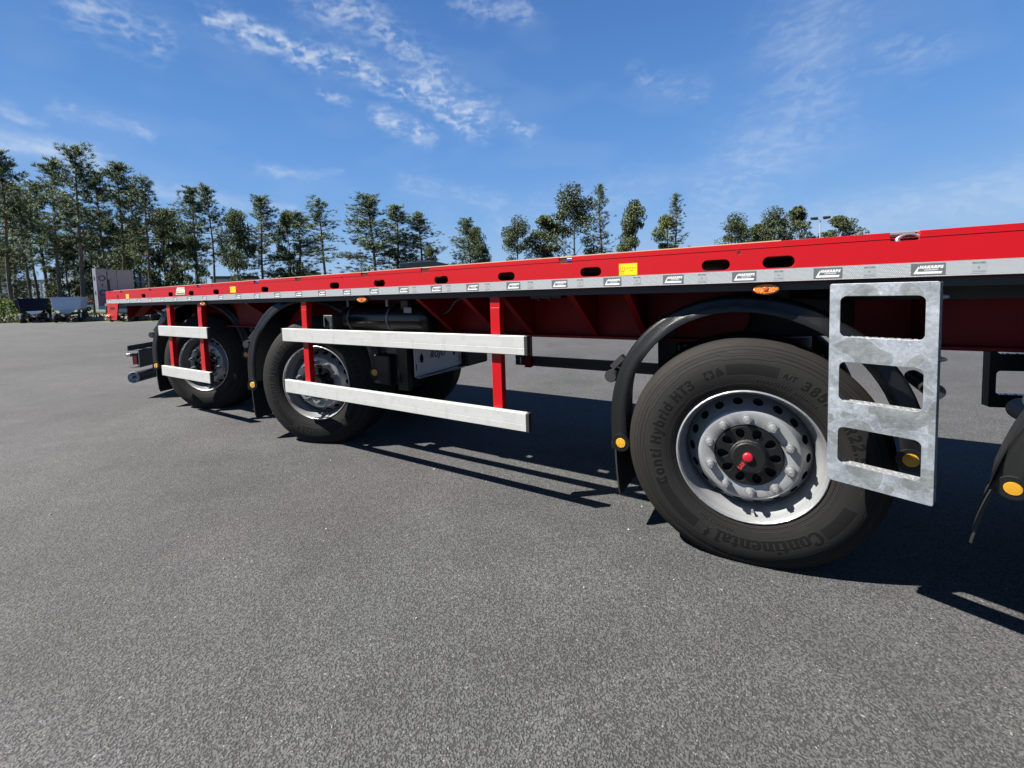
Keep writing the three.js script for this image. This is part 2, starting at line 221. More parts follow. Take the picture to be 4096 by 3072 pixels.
// a birch or other broadleaf of unit height 14 m: several crooked limbs, hanging twigs set with leaves
function leafy(seed, baseAt, halfW, n, hang, tint, shapeK = 1, white = true) {
  const r = rng(seed), t = new MB(), c = new MB(), H = 14, y0 = H * baseAt, bend = (y) => [Math.sin(y * 0.35 + seed) * 0.16, Math.cos(y * 0.3 + seed * 1.7) * 0.16];
  for (let y = -0.3; y < H * 0.93; y += 0.6) { const a = bend(y), b = bend(y + 0.6), R = (q) => 0.13 * (1 - clamp(q / H)) ** 0.8 + 0.012, v = white ? (r() < 0.3 ? 0.12 : 0.42 + r() * 0.15) : 0.1 + r() * 0.05; limb(t, [a[0], y, a[1]], [b[0], y + 0.6, b[1]], R(y), R(y + 0.6), 7, [v, v * 0.97, v * 0.93], [v * 0.9, v * 0.87, v * 0.83]); }
  const clumps = []; for (let k = 0; k < 30; k++) { const f = r() ** 0.85, yy = lerp(y0, H, f), prof = Math.pow(Math.sin(Math.PI * clamp(0.16 + f * 0.84)), 0.75 * shapeK), a = r() * 6.283, d = halfW * prof * (0.3 + 0.75 * Math.sqrt(r())); clumps.push([Math.cos(a) * d, yy - 0.4, Math.sin(a) * d, (0.35 + r() * 0.6) * halfW * 0.42 + 0.22, 0.75 + r() * 0.5]); }
  clumps.push([0, H - 0.7, 0, halfW * 0.28 + 0.15, 1]);
  for (const q of clumps) { const yb = Math.max(y0 * 0.7, q[1] - 0.6 - r() * 1.6), b = bend(yb), b2 = bend(yb), m = [(b[0] + q[0]) * 0.55, lerp(yb, q[1], 0.6), (b[1] + q[2]) * 0.55]; limb(t, [b2[0], yb, b2[1]], m, 0.035, 0.025, 4, [0.12, 0.1, 0.085], [0.12, 0.1, 0.085]); limb(t, m, [q[0], q[1], q[2]], 0.025, 0.008, 4, [0.1, 0.085, 0.07], [0.1, 0.085, 0.07]); }
  const per = Math.floor(n / clumps.length);
  for (const q of clumps) for (let k = 0; k < per; k++) {
    const a = r() * 6.283, b = Math.acos(2 * r() - 1), d = q[3] * Math.cbrt(r()) * 1.25, x = q[0] + Math.cos(a) * Math.sin(b) * d, y = q[1] + Math.cos(b) * d * 0.9, z = q[2] + Math.sin(a) * Math.sin(b) * d, g = q[4] * (0.7 + r() * 0.6), col = [tint[0] * g, tint[1] * g, tint[2] * g], m = hang > 0.5 ? 4 : 2;
    for (let j = 0; j < m; j++) leafTri(c, [x + (r() - 0.5) * 0.16, y - j * 0.11 * hang, z + (r() - 0.5) * 0.16], [r() - 0.5, -hang + (r() - 0.4) * 0.6, r() - 0.5], 0.14 + r() * 0.12, 0.05 + r() * 0.035, r, col, 0.3);
  }
  return { trunk: t.geo(), crown: c.geo() };
}
const needleMat = leafMat(0.12), birchMat = leafMat(0.3);
const kinds = {
  tallPine: pine(3, 0.45, 2.1, 1.4, 20), slimPine: pine(11, 0.48, 1.8, 1.3, 18), densePine: pine(23, 0.36, 2.25, 1.7, 12), bushPine: pine(41, 0.2, 2.75, 1.8, 6), openPine: pine(57, 0.43, 2.1, 1.1, 20), barePine: pine(71, 0.32, 1.25, 0.6, 14),
  birch: leafy(5, 0.2, 2.0, 2700, 1, [0.18, 0.225, 0.1]), slimBirch: leafy(9, 0.34, 1.6, 2600, 1, [0.15, 0.19, 0.095], 1.1), youngBirch: leafy(15, 0.1, 1.7, 2600, 0.8, [0.2, 0.24, 0.085]), broad: leafy(21, 0.12, 2.4, 6000, 0.45, [0.13, 0.165, 0.08], 0.8, false), broadB: leafy(27, 0.16, 2.2, 4200, 0.6, [0.155, 0.19, 0.095], 0.9, false),
};
function tree(kind, name, x, z, h, label, widen = 1, turn = 0, group) {
  const k = kinds[kind], H = /Pine/.test(kind) ? 16.8 : 14.3, o = thing(name, label, 'tree', [x, 0, z], turn, group), s = h / H;
  part(o, 'trunk', k.trunk, barkMat); part(o, 'crown', k.crown, /Pine/.test(kind) ? needleMat : birchMat); o.scale.set(s * widen, s, s * widen); return o;
}
const PG = 'pines in the stand at the left', MG = 'trees beyond the trailer deck';
for (const [k, n, x, z, h, label, w, t] of [
  ['tallPine', 'pine_tree', -66.2, -6.8, 16.6, 'pine with bare lower trunk at the far left edge, behind the black tipper', 1.0, 0.4],
  ['densePine', 'pine_tree', -58.6, -7.4, 15.8, 'tall pine with long orange trunk just left above the black tipper trailer', 0.95, 1.2],
  ['slimPine', 'pine_tree', -75.7, -10.4, 16.4, 'thin pine in the shade behind the leftmost tall pine', 1.0, 2.2],
  ['openPine', 'pine_tree', -68.7, -10.2, 14.4, 'shorter pine between the leftmost pines with drooping dark crown', 1.05, 3.1],
  ['slimPine', 'pine_tree', -73.2, -12.3, 16.3, 'slender pine seen behind the gap of the two tippers', 1.1, 4],
  ['tallPine', 'pine_tree', -60.4, -10.9, 16.0, 'broad topped pine rising above the gap between the two tippers', 1.0, 2.6],
  ['openPine', 'pine_tree', -55.8, -11.5, 16.7, 'tallest pine of the stand, rising behind the grey tipper trailer', 1.05, 5.2],
  ['densePine', 'pine_tree', -78.2, -16.2, 15.4, 'low dark pine behind the tallest pine', 1.0, 0.9],
  ['densePine', 'pine_tree', -59.4, -13.9, 15.5, 'dense dark pine just right of the tallest pine', 0.95, 3.7],
  ['slimPine', 'pine_tree', -60.2, -15.8, 17.0, 'pointed pine rising behind the grey panel with round holes', 1.0, 1.8],
  ['densePine', 'pine_tree', -71.4, -20.6, 17.4, 'full dark pine second from the right of the pointed pine', 0.95, 5.5],
  ['openPine', 'pine_tree', -60.3, -18.0, 15.9, 'grey green pine with thin crown above the rear end of the red trailer', 0.95, 0.2],
  ['densePine', 'pine_tree', -60.4, -22.7, 15.7, 'left one of the twin pines above the rear wheel', 1.0, 2.9],
  ['tallPine', 'pine_tree', -60.9, -24.8, 16.3, 'right one of the twin pines above the rear wheel', 0.9, 4.4],
  ['slimPine', 'pine_tree', -84, -13.6, 16.2, 'far thin pine seen between the trunks behind the black tipper', 1, 5],
  ['bushPine', 'pine_tree', -72, -8.8, 8.5, 'young bushy pine low between the trunks left of the black tipper', 1.2, 2],
  ['broadB', 'birch_tree', -70, -13.6, 9.5, 'young birch in the understorey behind the grey tipper', 1.2, 1.4],
  ['bushPine', 'pine_tree', -76, -17.2, 10.5, 'young dense pine behind the lower trunk of the tallest pine', 1.2, 3.3],
  ['birch', 'birch_tree', -66, -17.4, 8.2, 'low birch just above the grey panel with round holes', 1.2, 5.1],
  ['broad', 'broadleaf_tree', -82, -11.6, 8.8, 'dark broadleaf far behind the two tippers', 1.3, 0.6],
  ['openPine', 'pine_tree', -80, -8.4, 15.5, 'far dark pine near the left edge behind the bushes', 1, 1],
]) tree(k, n, x, z, h, label, w, t, PG);
for (const [k, n, x, z, h, label, w, t] of [
  ['broadB', 'birch_tree', -68.3, -22.4, 13.8, 'grey green birch filling the gap right of the thin crowned pine', 1, 1],
  ['birch', 'birch_tree', -74.5, -25.6, 15.2, 'tall airy birch behind the twin pines', 1, 2],
  ['broadB', 'birch_tree', -79.3, -20.1, 13.4, 'green broadleaf tree low behind the dense dark pine', 1.1, 3],
  ['birch', 'birch_tree', -74, -21.1, 12.3, 'green birch low between the pointed pine and the thin crowned pine', 1.1, 4.2],
  ['youngBirch', 'birch_tree', -57.6, -21.5, 9.0, 'young yellow green birch in front of the twin pines', 1.0, 0.5],
  ['birch', 'birch_tree', -62.2, -28.5, 13.9, 'light green birch standing right of the twin pines', 1.05, 3.3],
  ['bushPine', 'pine_tree', -61.5, -31.4, 16.1, 'full green pine beside the light green birch', 1.15, 2.2],
  ['densePine', 'pine_tree', -58.8, -35.4, 14.2, 'rounded dense pine in the pair left of the lamp post', 1.7, 0.7],
  ['youngBirch', 'birch_tree', -60.5, -34.6, 14.4, 'birch mixed into the rounded dense pine', 0.9, 4.7],
  ['openPine', 'pine_tree', -54.2, -35.9, 15.4, 'open pine with separate tiers and bare stem left of the lamp post', 1.35, 2.0],
  ['bushPine', 'pine_tree', -48.3, -39.6, 15.7, 'broad layered pine next to the thin lamp post', 1.6, 5.0],
  ['densePine', 'pine_tree', -47.6, -43.5, 15.0, 'pine crown directly behind the thin lamp post', 1.6, 1.5],
  ['bushPine', 'pine_tree', -45.4, -46.0, 13.7, 'dark spreading pine right of the thin lamp post', 1.65, 3.4],
  ['youngBirch', 'birch_tree', -41.1, -43.4, 8.1, 'small light birch at the foot of the dark spreading pine', 0.9, 2.4],
  ['bushPine', 'pine_tree', -40.4, -51.4, 13.0, 'round topped pine alone in the middle above the deck', 1.45, 4.1],
  ['birch', 'birch_tree', -38.6, -51.0, 11.6, 'birch branches hanging around the lone round pine', 1.0, 0.8],
  ['broad', 'broadleaf_tree', -32.9, -53.6, 12.5, 'narrow broadleaf at the left of the three dark green trees', 1.15, 1],
  ['broadB', 'broadleaf_tree', -30.3, -57.7, 13.1, 'lower bushy broadleaf between two taller ones', 1.5, 2.8],
  ['broad', 'broadleaf_tree', -25.8, -58.3, 17.2, 'tallest dark green broadleaf in the middle of the tree line', 1.15, 4.4],
  ['barePine', 'pine_tree', -21.7, -58.6, 17.0, 'slim pine with sparse tufts right of the tallest broadleaf', 1.2, 0.3],
  ['slimBirch', 'birch_tree', -16.9, -58.9, 14.2, 'slim birch with hanging crown and pale stem standing alone', 1.1, 1.9],
  ['barePine', 'pine_tree', -12.5, -64.1, 15.3, 'narrow pine rising out of a birch', 1.15, 3.0],
  ['youngBirch', 'birch_tree', -13.6, -63.4, 12.0, 'birch around the foot of the narrow pine', 1.3, 5.2],
  ['broad', 'broadleaf_tree', -5.4, -70.6, 12.0, 'dark dense round tree left of the row above the wheel arch', 1.2, 2.2],
  ['broadB', 'broadleaf_tree', -2.5, -74.7, 10.7, 'low grey green tree between denser trees above the wheel arch', 1.4, 0.4],
  ['broad', 'broadleaf_tree', -0.1, -76.3, 13.1, 'tall tree of the row left of the floodlight pole', 1.15, 5.0],
  ['broadB', 'broadleaf_tree', 2.9, -79.4, 13.5, 'pointed green tree next to the floodlight pole', 1.15, 3.6],
  ['broadB', 'broadleaf_tree', 8.3, -83.8, 11.9, 'wide loose grey green tree right of the floodlight pole', 1.6, 1.1],
]) tree(k, n, x, z, h, label, w, t, MG);
function bush(x, z, w, h, tint, label, seed) {
  const r = rng(seed), c = new MB(), t = new MB(), o = thing('bush', label, 'bush', [x, -0.02, z]);
  for (let k = 0; k < 9; k++) { const a = r() * 6.28; limb(t, [0, 0, 0], [Math.cos(a) * w * 0.3, h * 0.6, Math.sin(a) * w * 0.3], 0.02, 0.008, 3, [0.1, 0.08, 0.05], [0.1, 0.08, 0.05]); }
  for (let k = 0; k < 1500; k++) { const a = r() * 6.283, q = Math.sqrt(r()), y = h * r() ** 0.8, d = w / 2 * q * Math.sqrt(1.05 - 0.9 * (y / h) ** 2), g = 0.6 + r() * 0.8; leafTri(c, [Math.cos(a) * d, y * (0.75 + 0.25 * fbm(a * 2, k * 0.01 + seed)), Math.sin(a) * d], [r() - 0.5, 0.5 * r() + 0.2, r() - 0.5], 0.14 + r() * 0.14, 0.05, r, [tint[0] * g, tint[1] * g, tint[2] * g]); }
  part(o, 'stem', t.geo(), barkMat); part(o, 'foliage', c.geo(), birchMat);
}
[[-56.5, -6.0, 3.6, 2.2, [0.13, 0.19, 0.04], 'bright green willow bush left of the black tipper'], [-53.0, -7.6, 2.6, 2.0, [0.12, 0.18, 0.04], 'bright green bush behind the black tipper'], [-61, -5.8, 3.2, 2.6, [0.06, 0.09, 0.03], 'dark shrub at the far left edge'],
 [-47.5, -13.2, 3.4, 2.3, [0.1, 0.14, 0.045], 'green bush right of the grey tipper below the red lorry'], [-44.6, -13.2, 2.8, 1.9, [0.095, 0.13, 0.045], 'low green bush left of the grey panel foot'], [-43, -16, 4.2, 2.2, [0.075, 0.105, 0.04], 'grey green thicket behind the tipper seen under the red deck'], [-40.5, -18, 4.5, 2.4, [0.08, 0.11, 0.04], 'thicket seen under the deck above the rear wheel'], [-66, -18, 5, 3, [0.05, 0.075, 0.028], 'dark undergrowth between the pine trunks'], [-62, -20.5, 5, 3.4, [0.07, 0.1, 0.04], 'undergrowth behind the trailer end below the thin pine']].forEach((b, i) => bush(b[0], b[1], b[2], b[3], b[4], b[5], 200 + i));

{ // low wood along the horizon
  const r = rng(88), mb = new MB(); for (let i = 0; i < 9000; i++) { const a = lerp(150, 300, r()) * Math.PI / 180, d = 190 + r() * 60, h = (2.5 + 4.5 * fbm(a * 30, 3, 3)) * Math.sqrt(r()), g = 0.6 + r() * 0.7; leafTri(mb, [Math.cos(a) * d, h, Math.sin(a) * d], [r() - 0.5, r() * 0.6, r() - 0.5], 1.6, 0.5, r, [0.045 * g, 0.065 * g, 0.03 * g]); }
  const m = new THREE.Mesh(mb.geo(), needleMat); m.name = 'far_wood'; m.userData = { kind: 'stuff', label: 'low dark wood along the horizon behind the pines', category: 'wood' }; scene.add(m);
}
// ------------------------------------------------------------ buildings and poles far behind
const M = {
  white: std({ color: lin(0.8, 0.82, 0.84), roughness: 0.7 }), pale: std({ color: lin(0.5, 0.52, 0.55), roughness: 0.8 }), glass: std({ color: lin(0.03, 0.045, 0.06), roughness: 0.15, metalness: 0 }), blue: std({ color: lin(0.03, 0.09, 0.24), roughness: 0.4 }), roof: std({ color: lin(0.08, 0.085, 0.095), roughness: 0.8 }),
  galv: std({ color: lin(0.5, 0.51, 0.52), roughness: 0.5, metalness: 0.5 }), black: std({ color: lin(0.016, 0.016, 0.017), roughness: 0.55 }), rubber: std({ color: lin(0.022, 0.022, 0.022), roughness: 0.85 }), blackGloss: phys({ color: lin(0.007, 0.007, 0.008), roughness: 0.3, specularIntensity: 0.6, clearcoat: 0.3, clearcoatRoughness: 0.12 }),
};
const buildingGroup = (name, label, x, z, turn) => thing(name, label, 'building', [x, 0, z], turn);
{
  const b = buildingGroup('office_building', 'white two storey office building with blue end seen between the pine trunks', -154.5, -32.4, 0.55); b.scale.x = 1.45;
  part(b, 'wall', span(-9, 5.2, -0.1, 7.9, -6, 0), M.pale); part(b, 'wall', span(-1.6, 1.6, -0.1, 8.4, -5, 0.5), M.white, 'bright white stair tower'); part(b, 'wall', span(5.2, 12, -0.1, 7.9, -6, 0.3), M.blue, 'dark blue end block'); part(b, 'roof', span(-9.1, 5.2, 7.9, 8.1, -6.1, 0.1), M.roof); part(b, 'roof', span(5.2, 12.1, 7.9, 8.1, -6.1, 0.4), M.roof);
  for (const y of [4.6, 6.5]) for (const x of [-8.2, -6.2, -4.2, 2.0, 3.7]) { const w = part(b, 'window', span(x, x + 1.2, y - 0.6, y + 0.6, -0.05, 0.04), M.glass); part(w, 'frame', [span(x - 0.08, x, y - 0.68, y + 0.68, 0, 0.07), span(x + 1.2, x + 1.28, y - 0.68, y + 0.68, 0, 0.07), span(x, x + 1.2, y + 0.6, y + 0.68, 0, 0.07), span(x, x + 1.2, y - 0.68, y - 0.6, 0, 0.07)], M.white); }
  part(b, 'window', span(-0.7, 0.6, 5, 6.4, 0.45, 0.54), M.glass); for (let k = 0; k < 3; k++) part(b, 'window', span(5.8 + k * 2, 7.3 + k * 2, 4.2, 6.8, 0.25, 0.34), M.glass);
  const b2 = buildingGroup('white_warehouse', 'long pale warehouse low behind the trunks left of the office building', -168, -24, 0.6); b2.scale.x = 1.3;
  part(b2, 'wall', span(-14, 12, -0.1, 6.6, -8, 0), M.white); part(b2, 'roof', span(-14.2, 12.2, 6.6, 6.9, -8.2, 0.2), M.roof); for (let k = 0; k < 5; k++) part(b2, 'door', span(-12 + k * 4.8, -9 + k * 4.8, 0, 4, -0.05, 0.06), M.pale);
  const b3 = buildingGroup('grey_hall', 'flat dark grey hall roof showing over the deck right of the twin pines', -107, -49.6, 1.05);
  part(b3, 'wall', span(-4.6, 4.4, -0.1, 6.3, -9, 0), M.pale); part(b3, 'roof', span(-4.8, 4.6, 6.3, 6.9, -9.2, 0.2), M.roof); for (let k = 0; k < 3; k++) part(b3, 'window', span(-3.6 + k * 2.8, -2 + k * 2.8, 3.6, 5, -0.04, 0.05), M.glass);
  const b4 = buildingGroup('grey_shed', 'low grey shed with a step in its roof below the rounded dense pine', -66.4, -39.6, 0.8);
  part(b4, 'wall', span(-2.6, 1.2, -0.1, 5.0, -4, 0), M.roof); part(b4, 'wall', span(1.2, 2.8, -0.1, 5.35, -4, 0.1), M.pale); part(b4, 'roof', span(-2.7, 1.2, 5.0, 5.25, -4.1, 0.1), M.galv); part(b4, 'roof', span(1.2, 2.9, 5.35, 5.55, -4.1, 0.2), M.galv); part(b4, 'door', span(-1, 0.6, 0, 3, -0.04, 0.05), M.pale);
}
{
  const l = thing('lamp_post', 'thin galvanised lamp post with a T top in front of the middle pines', 'lamp post', [-54, 0, -47.8], 0.9);
  part(l, 'pole', cyl(0.06, 0.11, 12.8, 10).translate(0, 6.4, 0), M.galv); part(l, 'arm', span(-0.85, 0.85, 12.76, 12.84, -0.04, 0.04), M.galv); for (const s of [-1, 1]) part(l, 'lamp_head', rspan(s * 0.9 - 0.3, s * 0.9 + 0.3, 12.72, 12.82, -0.12, 0.12, 0.03), M.galv);
  const f = thing('floodlight_pole', 'pole with two dark floodlights rising between the right-hand trees', 'floodlight', [5.2, 0, -72.5], 0.1);
  part(f, 'pole', cyl(0.07, 0.12, 10.1, 10).translate(0, 5.05, 0), M.galv); part(f, 'arm', span(-0.75, 0.75, 10.0, 10.08, -0.04, 0.04), M.galv); for (const s of [-1, 1]) { const h = part(f, 'floodlight', rspan(-0.42, 0.42, -0.09, 0.2, -0.28, 0.28, 0.04).rotateX(0.25).translate(s * 0.72, 10.2, 0), M.black); part(h, 'lens', box(0.7, 0.02, 0.42).rotateX(0.25).translate(s * 0.72, 10.08, 0.02), M.glass); }
}

// ------------------------------------------------------------ vehicles parked along the far edge
function parkedWheel(parent, x, y, z, r, w) { const g = node(parent, 'wheel', [x, y, z]); part(g, 'tyre', new THREE.TorusGeometry(r * 0.74, r * 0.26, 10, 24).scale(1, 1, w / (r * 0.52)), M.rubber); part(g, 'rim', cyl(r * 0.55, r * 0.55, w * 0.6, 18).rotateX(Math.PI / 2), M.galv); return g; }
function tipper(x, z, turn, label, bodyMat, frontMat) { // its front faces +z
  const t = thing('tipper_trailer', label, 'trailer', [x, 0, z], turn, 'tipper trailers parked along the yard edge');
  const s = new THREE.Shape(); s.moveTo(-0.72, 0.98); s.lineTo(0.72, 0.98); s.lineTo(0.86, 1.12); s.lineTo(0.93, 1.78); s.lineTo(0.97, 2.02); s.lineTo(-0.97, 2.02); s.lineTo(-0.93, 1.78); s.lineTo(-0.86, 1.12); s.closePath();
  const inner = new THREE.Shape(); inner.moveTo(-0.66, 1.04); inner.lineTo(0.66, 1.04); inner.lineTo(0.88, 1.9); inner.lineTo(-0.88, 1.9); inner.closePath();
  part(t, 'dump_body', extrude(s, 4.2, 0.02).translate(0, 0, -4.3), bodyMat); part(t, 'body_rim', [span(-0.99, 0.99, 1.78, 1.84, -0.12, -0.04), span(-0.99, 0.99, 1.98, 2.04, -0.14, -0.03), span(0.9, 0.99, 1.97, 2.04, -4.3, -0.1), span(-0.99, -0.9, 1.97, 2.04, -4.3, -0.1)], bodyMat);
  for (let k = 0; k < 6; k++) for (const q of [-1, 1]) part(t, 'side_rib', bar([q * 0.87, 1.1, -0.5 - k * 0.7], [q * 0.985, 1.98, -0.5 - k * 0.7], 0.05, 0.07), bodyMat);
  const fb = new THREE.Shape(); fb.moveTo(-0.5, 0.98); fb.lineTo(0.55, 0.98); fb.lineTo(0.3, 0.7); fb.lineTo(-0.34, 0.7); fb.closePath(); part(t, 'lift_plate', extrude(fb, 0.04, 0.005).translate(0, 0, 0.07), frontMat);
  part(t, 'chassis', [span(-0.42, -0.3, 0.62, 0.8, -4.3, 0.2), span(0.3, 0.42, 0.62, 0.8, -4.3, 0.2), span(-0.85, 0.85, 0.68, 0.76, -0.05, 0.06), span(-0.7, 0.7, 0.42, 0.5, -0.2, -0.1)], M.black);
  part(t, 'drawbar', [bar([-0.36, 0.68, 0.1], [0, 0.5, 1.1], 0.1, 0.12), bar([0.36, 0.68, 0.1], [0, 0.5, 1.1], 0.1, 0.12)], M.black); part(t, 'support_leg', [span(0.02, 0.12, 0.02, 0.7, 0.5, 0.6), span(-0.03, 0.17, 0, 0.03, 0.45, 0.65)], M.black);
  t.scale.set(0.86, 0.95, 0.9); part(t, 'marker', span(-0.93, -0.85, 0.36, 0.72, 0.02, 0.05), M.white); part(t, 'marker', span(0.82, 0.9, 0.36, 0.72, 0.02, 0.05), M.white);
  for (const zz of [-0.5, -2.4, -3.2, -4.0]) for (const q of [-1, 1]) { const w = parkedWheel(t, q * 0.78, 0.4, zz, 0.4, 0.3); w.rotation.y = Math.PI / 2; }
  return t;
}
const paint = (r, g, b, o = {}) => phys({ color: lin(r, g, b), roughness: 0.45, clearcoat: 0.5, clearcoatRoughness: 0.15, ...o });
const toCam = (x, z) => Math.atan2(0.1 - x, 2.1 - z);
tipper(-50.2, -7.05, toCam(-50.2, -7.05) + 0.06, 'black tipper trailer at the left end of the parked row', phys({ color: lin(0.008, 0.011, 0.028), roughness: 0.8, specularIntensity: 0.3 }), M.white);
tipper(-46.1, -8.0, toCam(-46.1, -8.0) - 0.12, 'light grey tipper trailer right of the black one', std({ color: lin(0.62, 0.7, 0.84), roughness: 0.6 }), M.galv);
tipper(-40.2, -9.6, toCam(-40.2, -9.6) - 0.1, 'tipper trailer chassis seen under the rear overhang of the red trailer', paint(0.04, 0.045, 0.05), M.galv);
tipper(-37.0, -10.9, toCam(-37.0, -10.9) - 0.1, 'black tipper trailer with white plate seen beside the rear mudguard', paint(0.012, 0.014, 0.02), M.white);
{ // small lorry behind the pines
  const t = thing('red_lorry', 'red lorry cab with white box seen between pine trunks', 'lorry', [-116, 0.9, -26.5], 1.1);
  const red = paint(0.35, 0.01, 0.03); part(t, 'cab', rspan(-1.1, 1.1, 0.6, 3.1, -0.9, 0.9, 0.12), red); part(t, 'windscreen', span(-0.9, 0.9, 1.8, 2.7, 0.88, 0.93), M.glass); part(t, 'side_window', span(-1.13, -1.08, 1.8, 2.6, -0.5, 0.5), M.glass); part(t, 'cargo_box', span(1.4, 7, 0.7, 2.2, -1.1, 1.1), M.white); part(t, 'chassis', span(-1, 7, 0.4, 0.65, -0.5, 0.5), M.black); for (const [x, z] of [[-0.4, 0.85], [-0.4, -0.85], [4.6, 0.9], [4.6, -0.9]]) parkedWheel(t, x, -0.4, z, 0.5, 0.3);
}
{ // dark skip container behind the deck
  const t = thing('skip_container', 'black ribbed container top showing just over the red deck', 'container', [-17.0, 0.14, -16.4], 0.63), m = paint(0.015, 0.016, 0.018), s = new THREE.Shape(); s.moveTo(-1.3, 0.25); s.lineTo(1.2, 0.25); s.lineTo(1.32, 2.78); s.lineTo(0.5, 2.98); s.lineTo(-1.3, 2.9); s.closePath();
  part(t, 'shell', extrude(s, 2.1, 0.03).translate(0, 0, -1.05), m); for (let k = 0; k < 4; k++) part(t, 'rib', span(-1.1 + k * 0.7, -1.02 + k * 0.7, 0.3, 2.75, 1.05, 1.16), m); part(t, 'skid', [span(-1.3, 1.2, -0.14, 0.25, -0.7, -0.5), span(-1.3, 1.2, -0.14, 0.25, 0.5, 0.7)], M.black);
}

// ------------------------------------------------------------ the red flatbed trailer
const orange = (() => { const n = dataTex(512, 512, (x, y, o) => { o[0] = o[1] = o[2] = Math.round(255 * (0.5 * tnoise(x / 8, y / 8, 64) + 0.3 * tnoise(x / 3, y / 3, 170) + 0.2 * tnoise(x / 32, y / 32, 16))); }, false); n.repeat.set(6, 6); return n; })();
const T = {
  red: phys({ color: lin(0.4, 0.0004, 0.0045), roughness: 0.5, specularIntensity: 0.35, clearcoat: 0.25, clearcoatRoughness: 0.12, bumpMap: orange, bumpScale: 0.00015 }),
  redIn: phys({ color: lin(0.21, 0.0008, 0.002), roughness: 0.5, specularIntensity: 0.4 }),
  alu: (() => { const map = dataTex(512, 256, (x, y, o) => { const st = fbm(x / 60, y / 12, 3), sm = smooth(0.56, 0.62, fbm(x / 90 + 7, y / 90 + 3, 4)), sc = h2(x >> 4, y) * 0.04, dirt = smooth(0.62, 0.85, fbm(x / 14, y / 30 + 40, 3)); const v = 224 + 10 * (st - 0.5) - 6 * sm - 9 * dirt + 12 * sc; o[0] = v; o[1] = v + 1; o[2] = v - 1; }); map.repeat.set(0.9, 2.2); return std({ map, color: lin(0.63, 0.63, 0.625), roughness: 0.45, metalness: 0.1 }); })(),
  plastic: phys({ color: lin(0.0065, 0.0067, 0.007), roughness: 0.36, specularIntensity: 0.55, clearcoat: 0.05, clearcoatRoughness: 0.35, bumpMap: orange, bumpScale: 0.0005 }),
  flap: std({ color: lin(0.012, 0.012, 0.012), roughness: 0.7 }), cap: std({ color: lin(0.02, 0.02, 0.021), roughness: 0.5 }),
  lip: std({ color: lin(0.6, 0.61, 0.62), roughness: 0.34, metalness: 0.8 }),
  rim: phys({ color: lin(0.31, 0.32, 0.328), roughness: 0.36, metalness: 0.4, clearcoat: 0.12, clearcoatRoughness: 0.3 }), nut: std({ color: lin(0.36, 0.37, 0.38), roughness: 0.3, metalness: 0.6 }), drum: std({ color: lin(0.01, 0.01, 0.01), roughness: 0.8 }),
  hub: phys({ color: lin(0.006, 0.006, 0.0065), roughness: 0.35, specularIntensity: 0.7, clearcoat: 0.1, bumpMap: orange, bumpScale: 0.0006 }), hubCap: phys({ color: lin(0.008, 0.008, 0.0085), roughness: 0.5, specularIntensity: 0.5 }), redCap: phys({ color: lin(0.4, 0.006, 0.022), roughness: 0.4 }),
  amber: phys({ color: lin(0.75, 0.2, 0.006), roughness: 0.25, clearcoat: 1, clearcoatRoughness: 0.05, bumpMap: orange, bumpScale: 0.006 }), reflector: phys({ color: lin(0.85, 0.42, 0.008), roughness: 0.3, clearcoat: 0.8, clearcoatRoughness: 0.1, bumpMap: orange, bumpScale: 0.004 }),
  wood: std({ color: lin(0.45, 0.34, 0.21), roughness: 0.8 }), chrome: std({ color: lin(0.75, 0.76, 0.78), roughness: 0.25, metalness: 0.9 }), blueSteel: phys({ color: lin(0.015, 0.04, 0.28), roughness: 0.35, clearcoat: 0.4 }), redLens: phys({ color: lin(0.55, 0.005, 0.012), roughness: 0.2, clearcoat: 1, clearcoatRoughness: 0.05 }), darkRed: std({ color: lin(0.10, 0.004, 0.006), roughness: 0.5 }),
  panelGrey: std({ color: lin(0.24, 0.235, 0.27), roughness: 0.4, metalness: 0.35 }), strap: std({ color: lin(0.2, 0.21, 0.22), roughness: 0.4, metalness: 0.6 }),
};
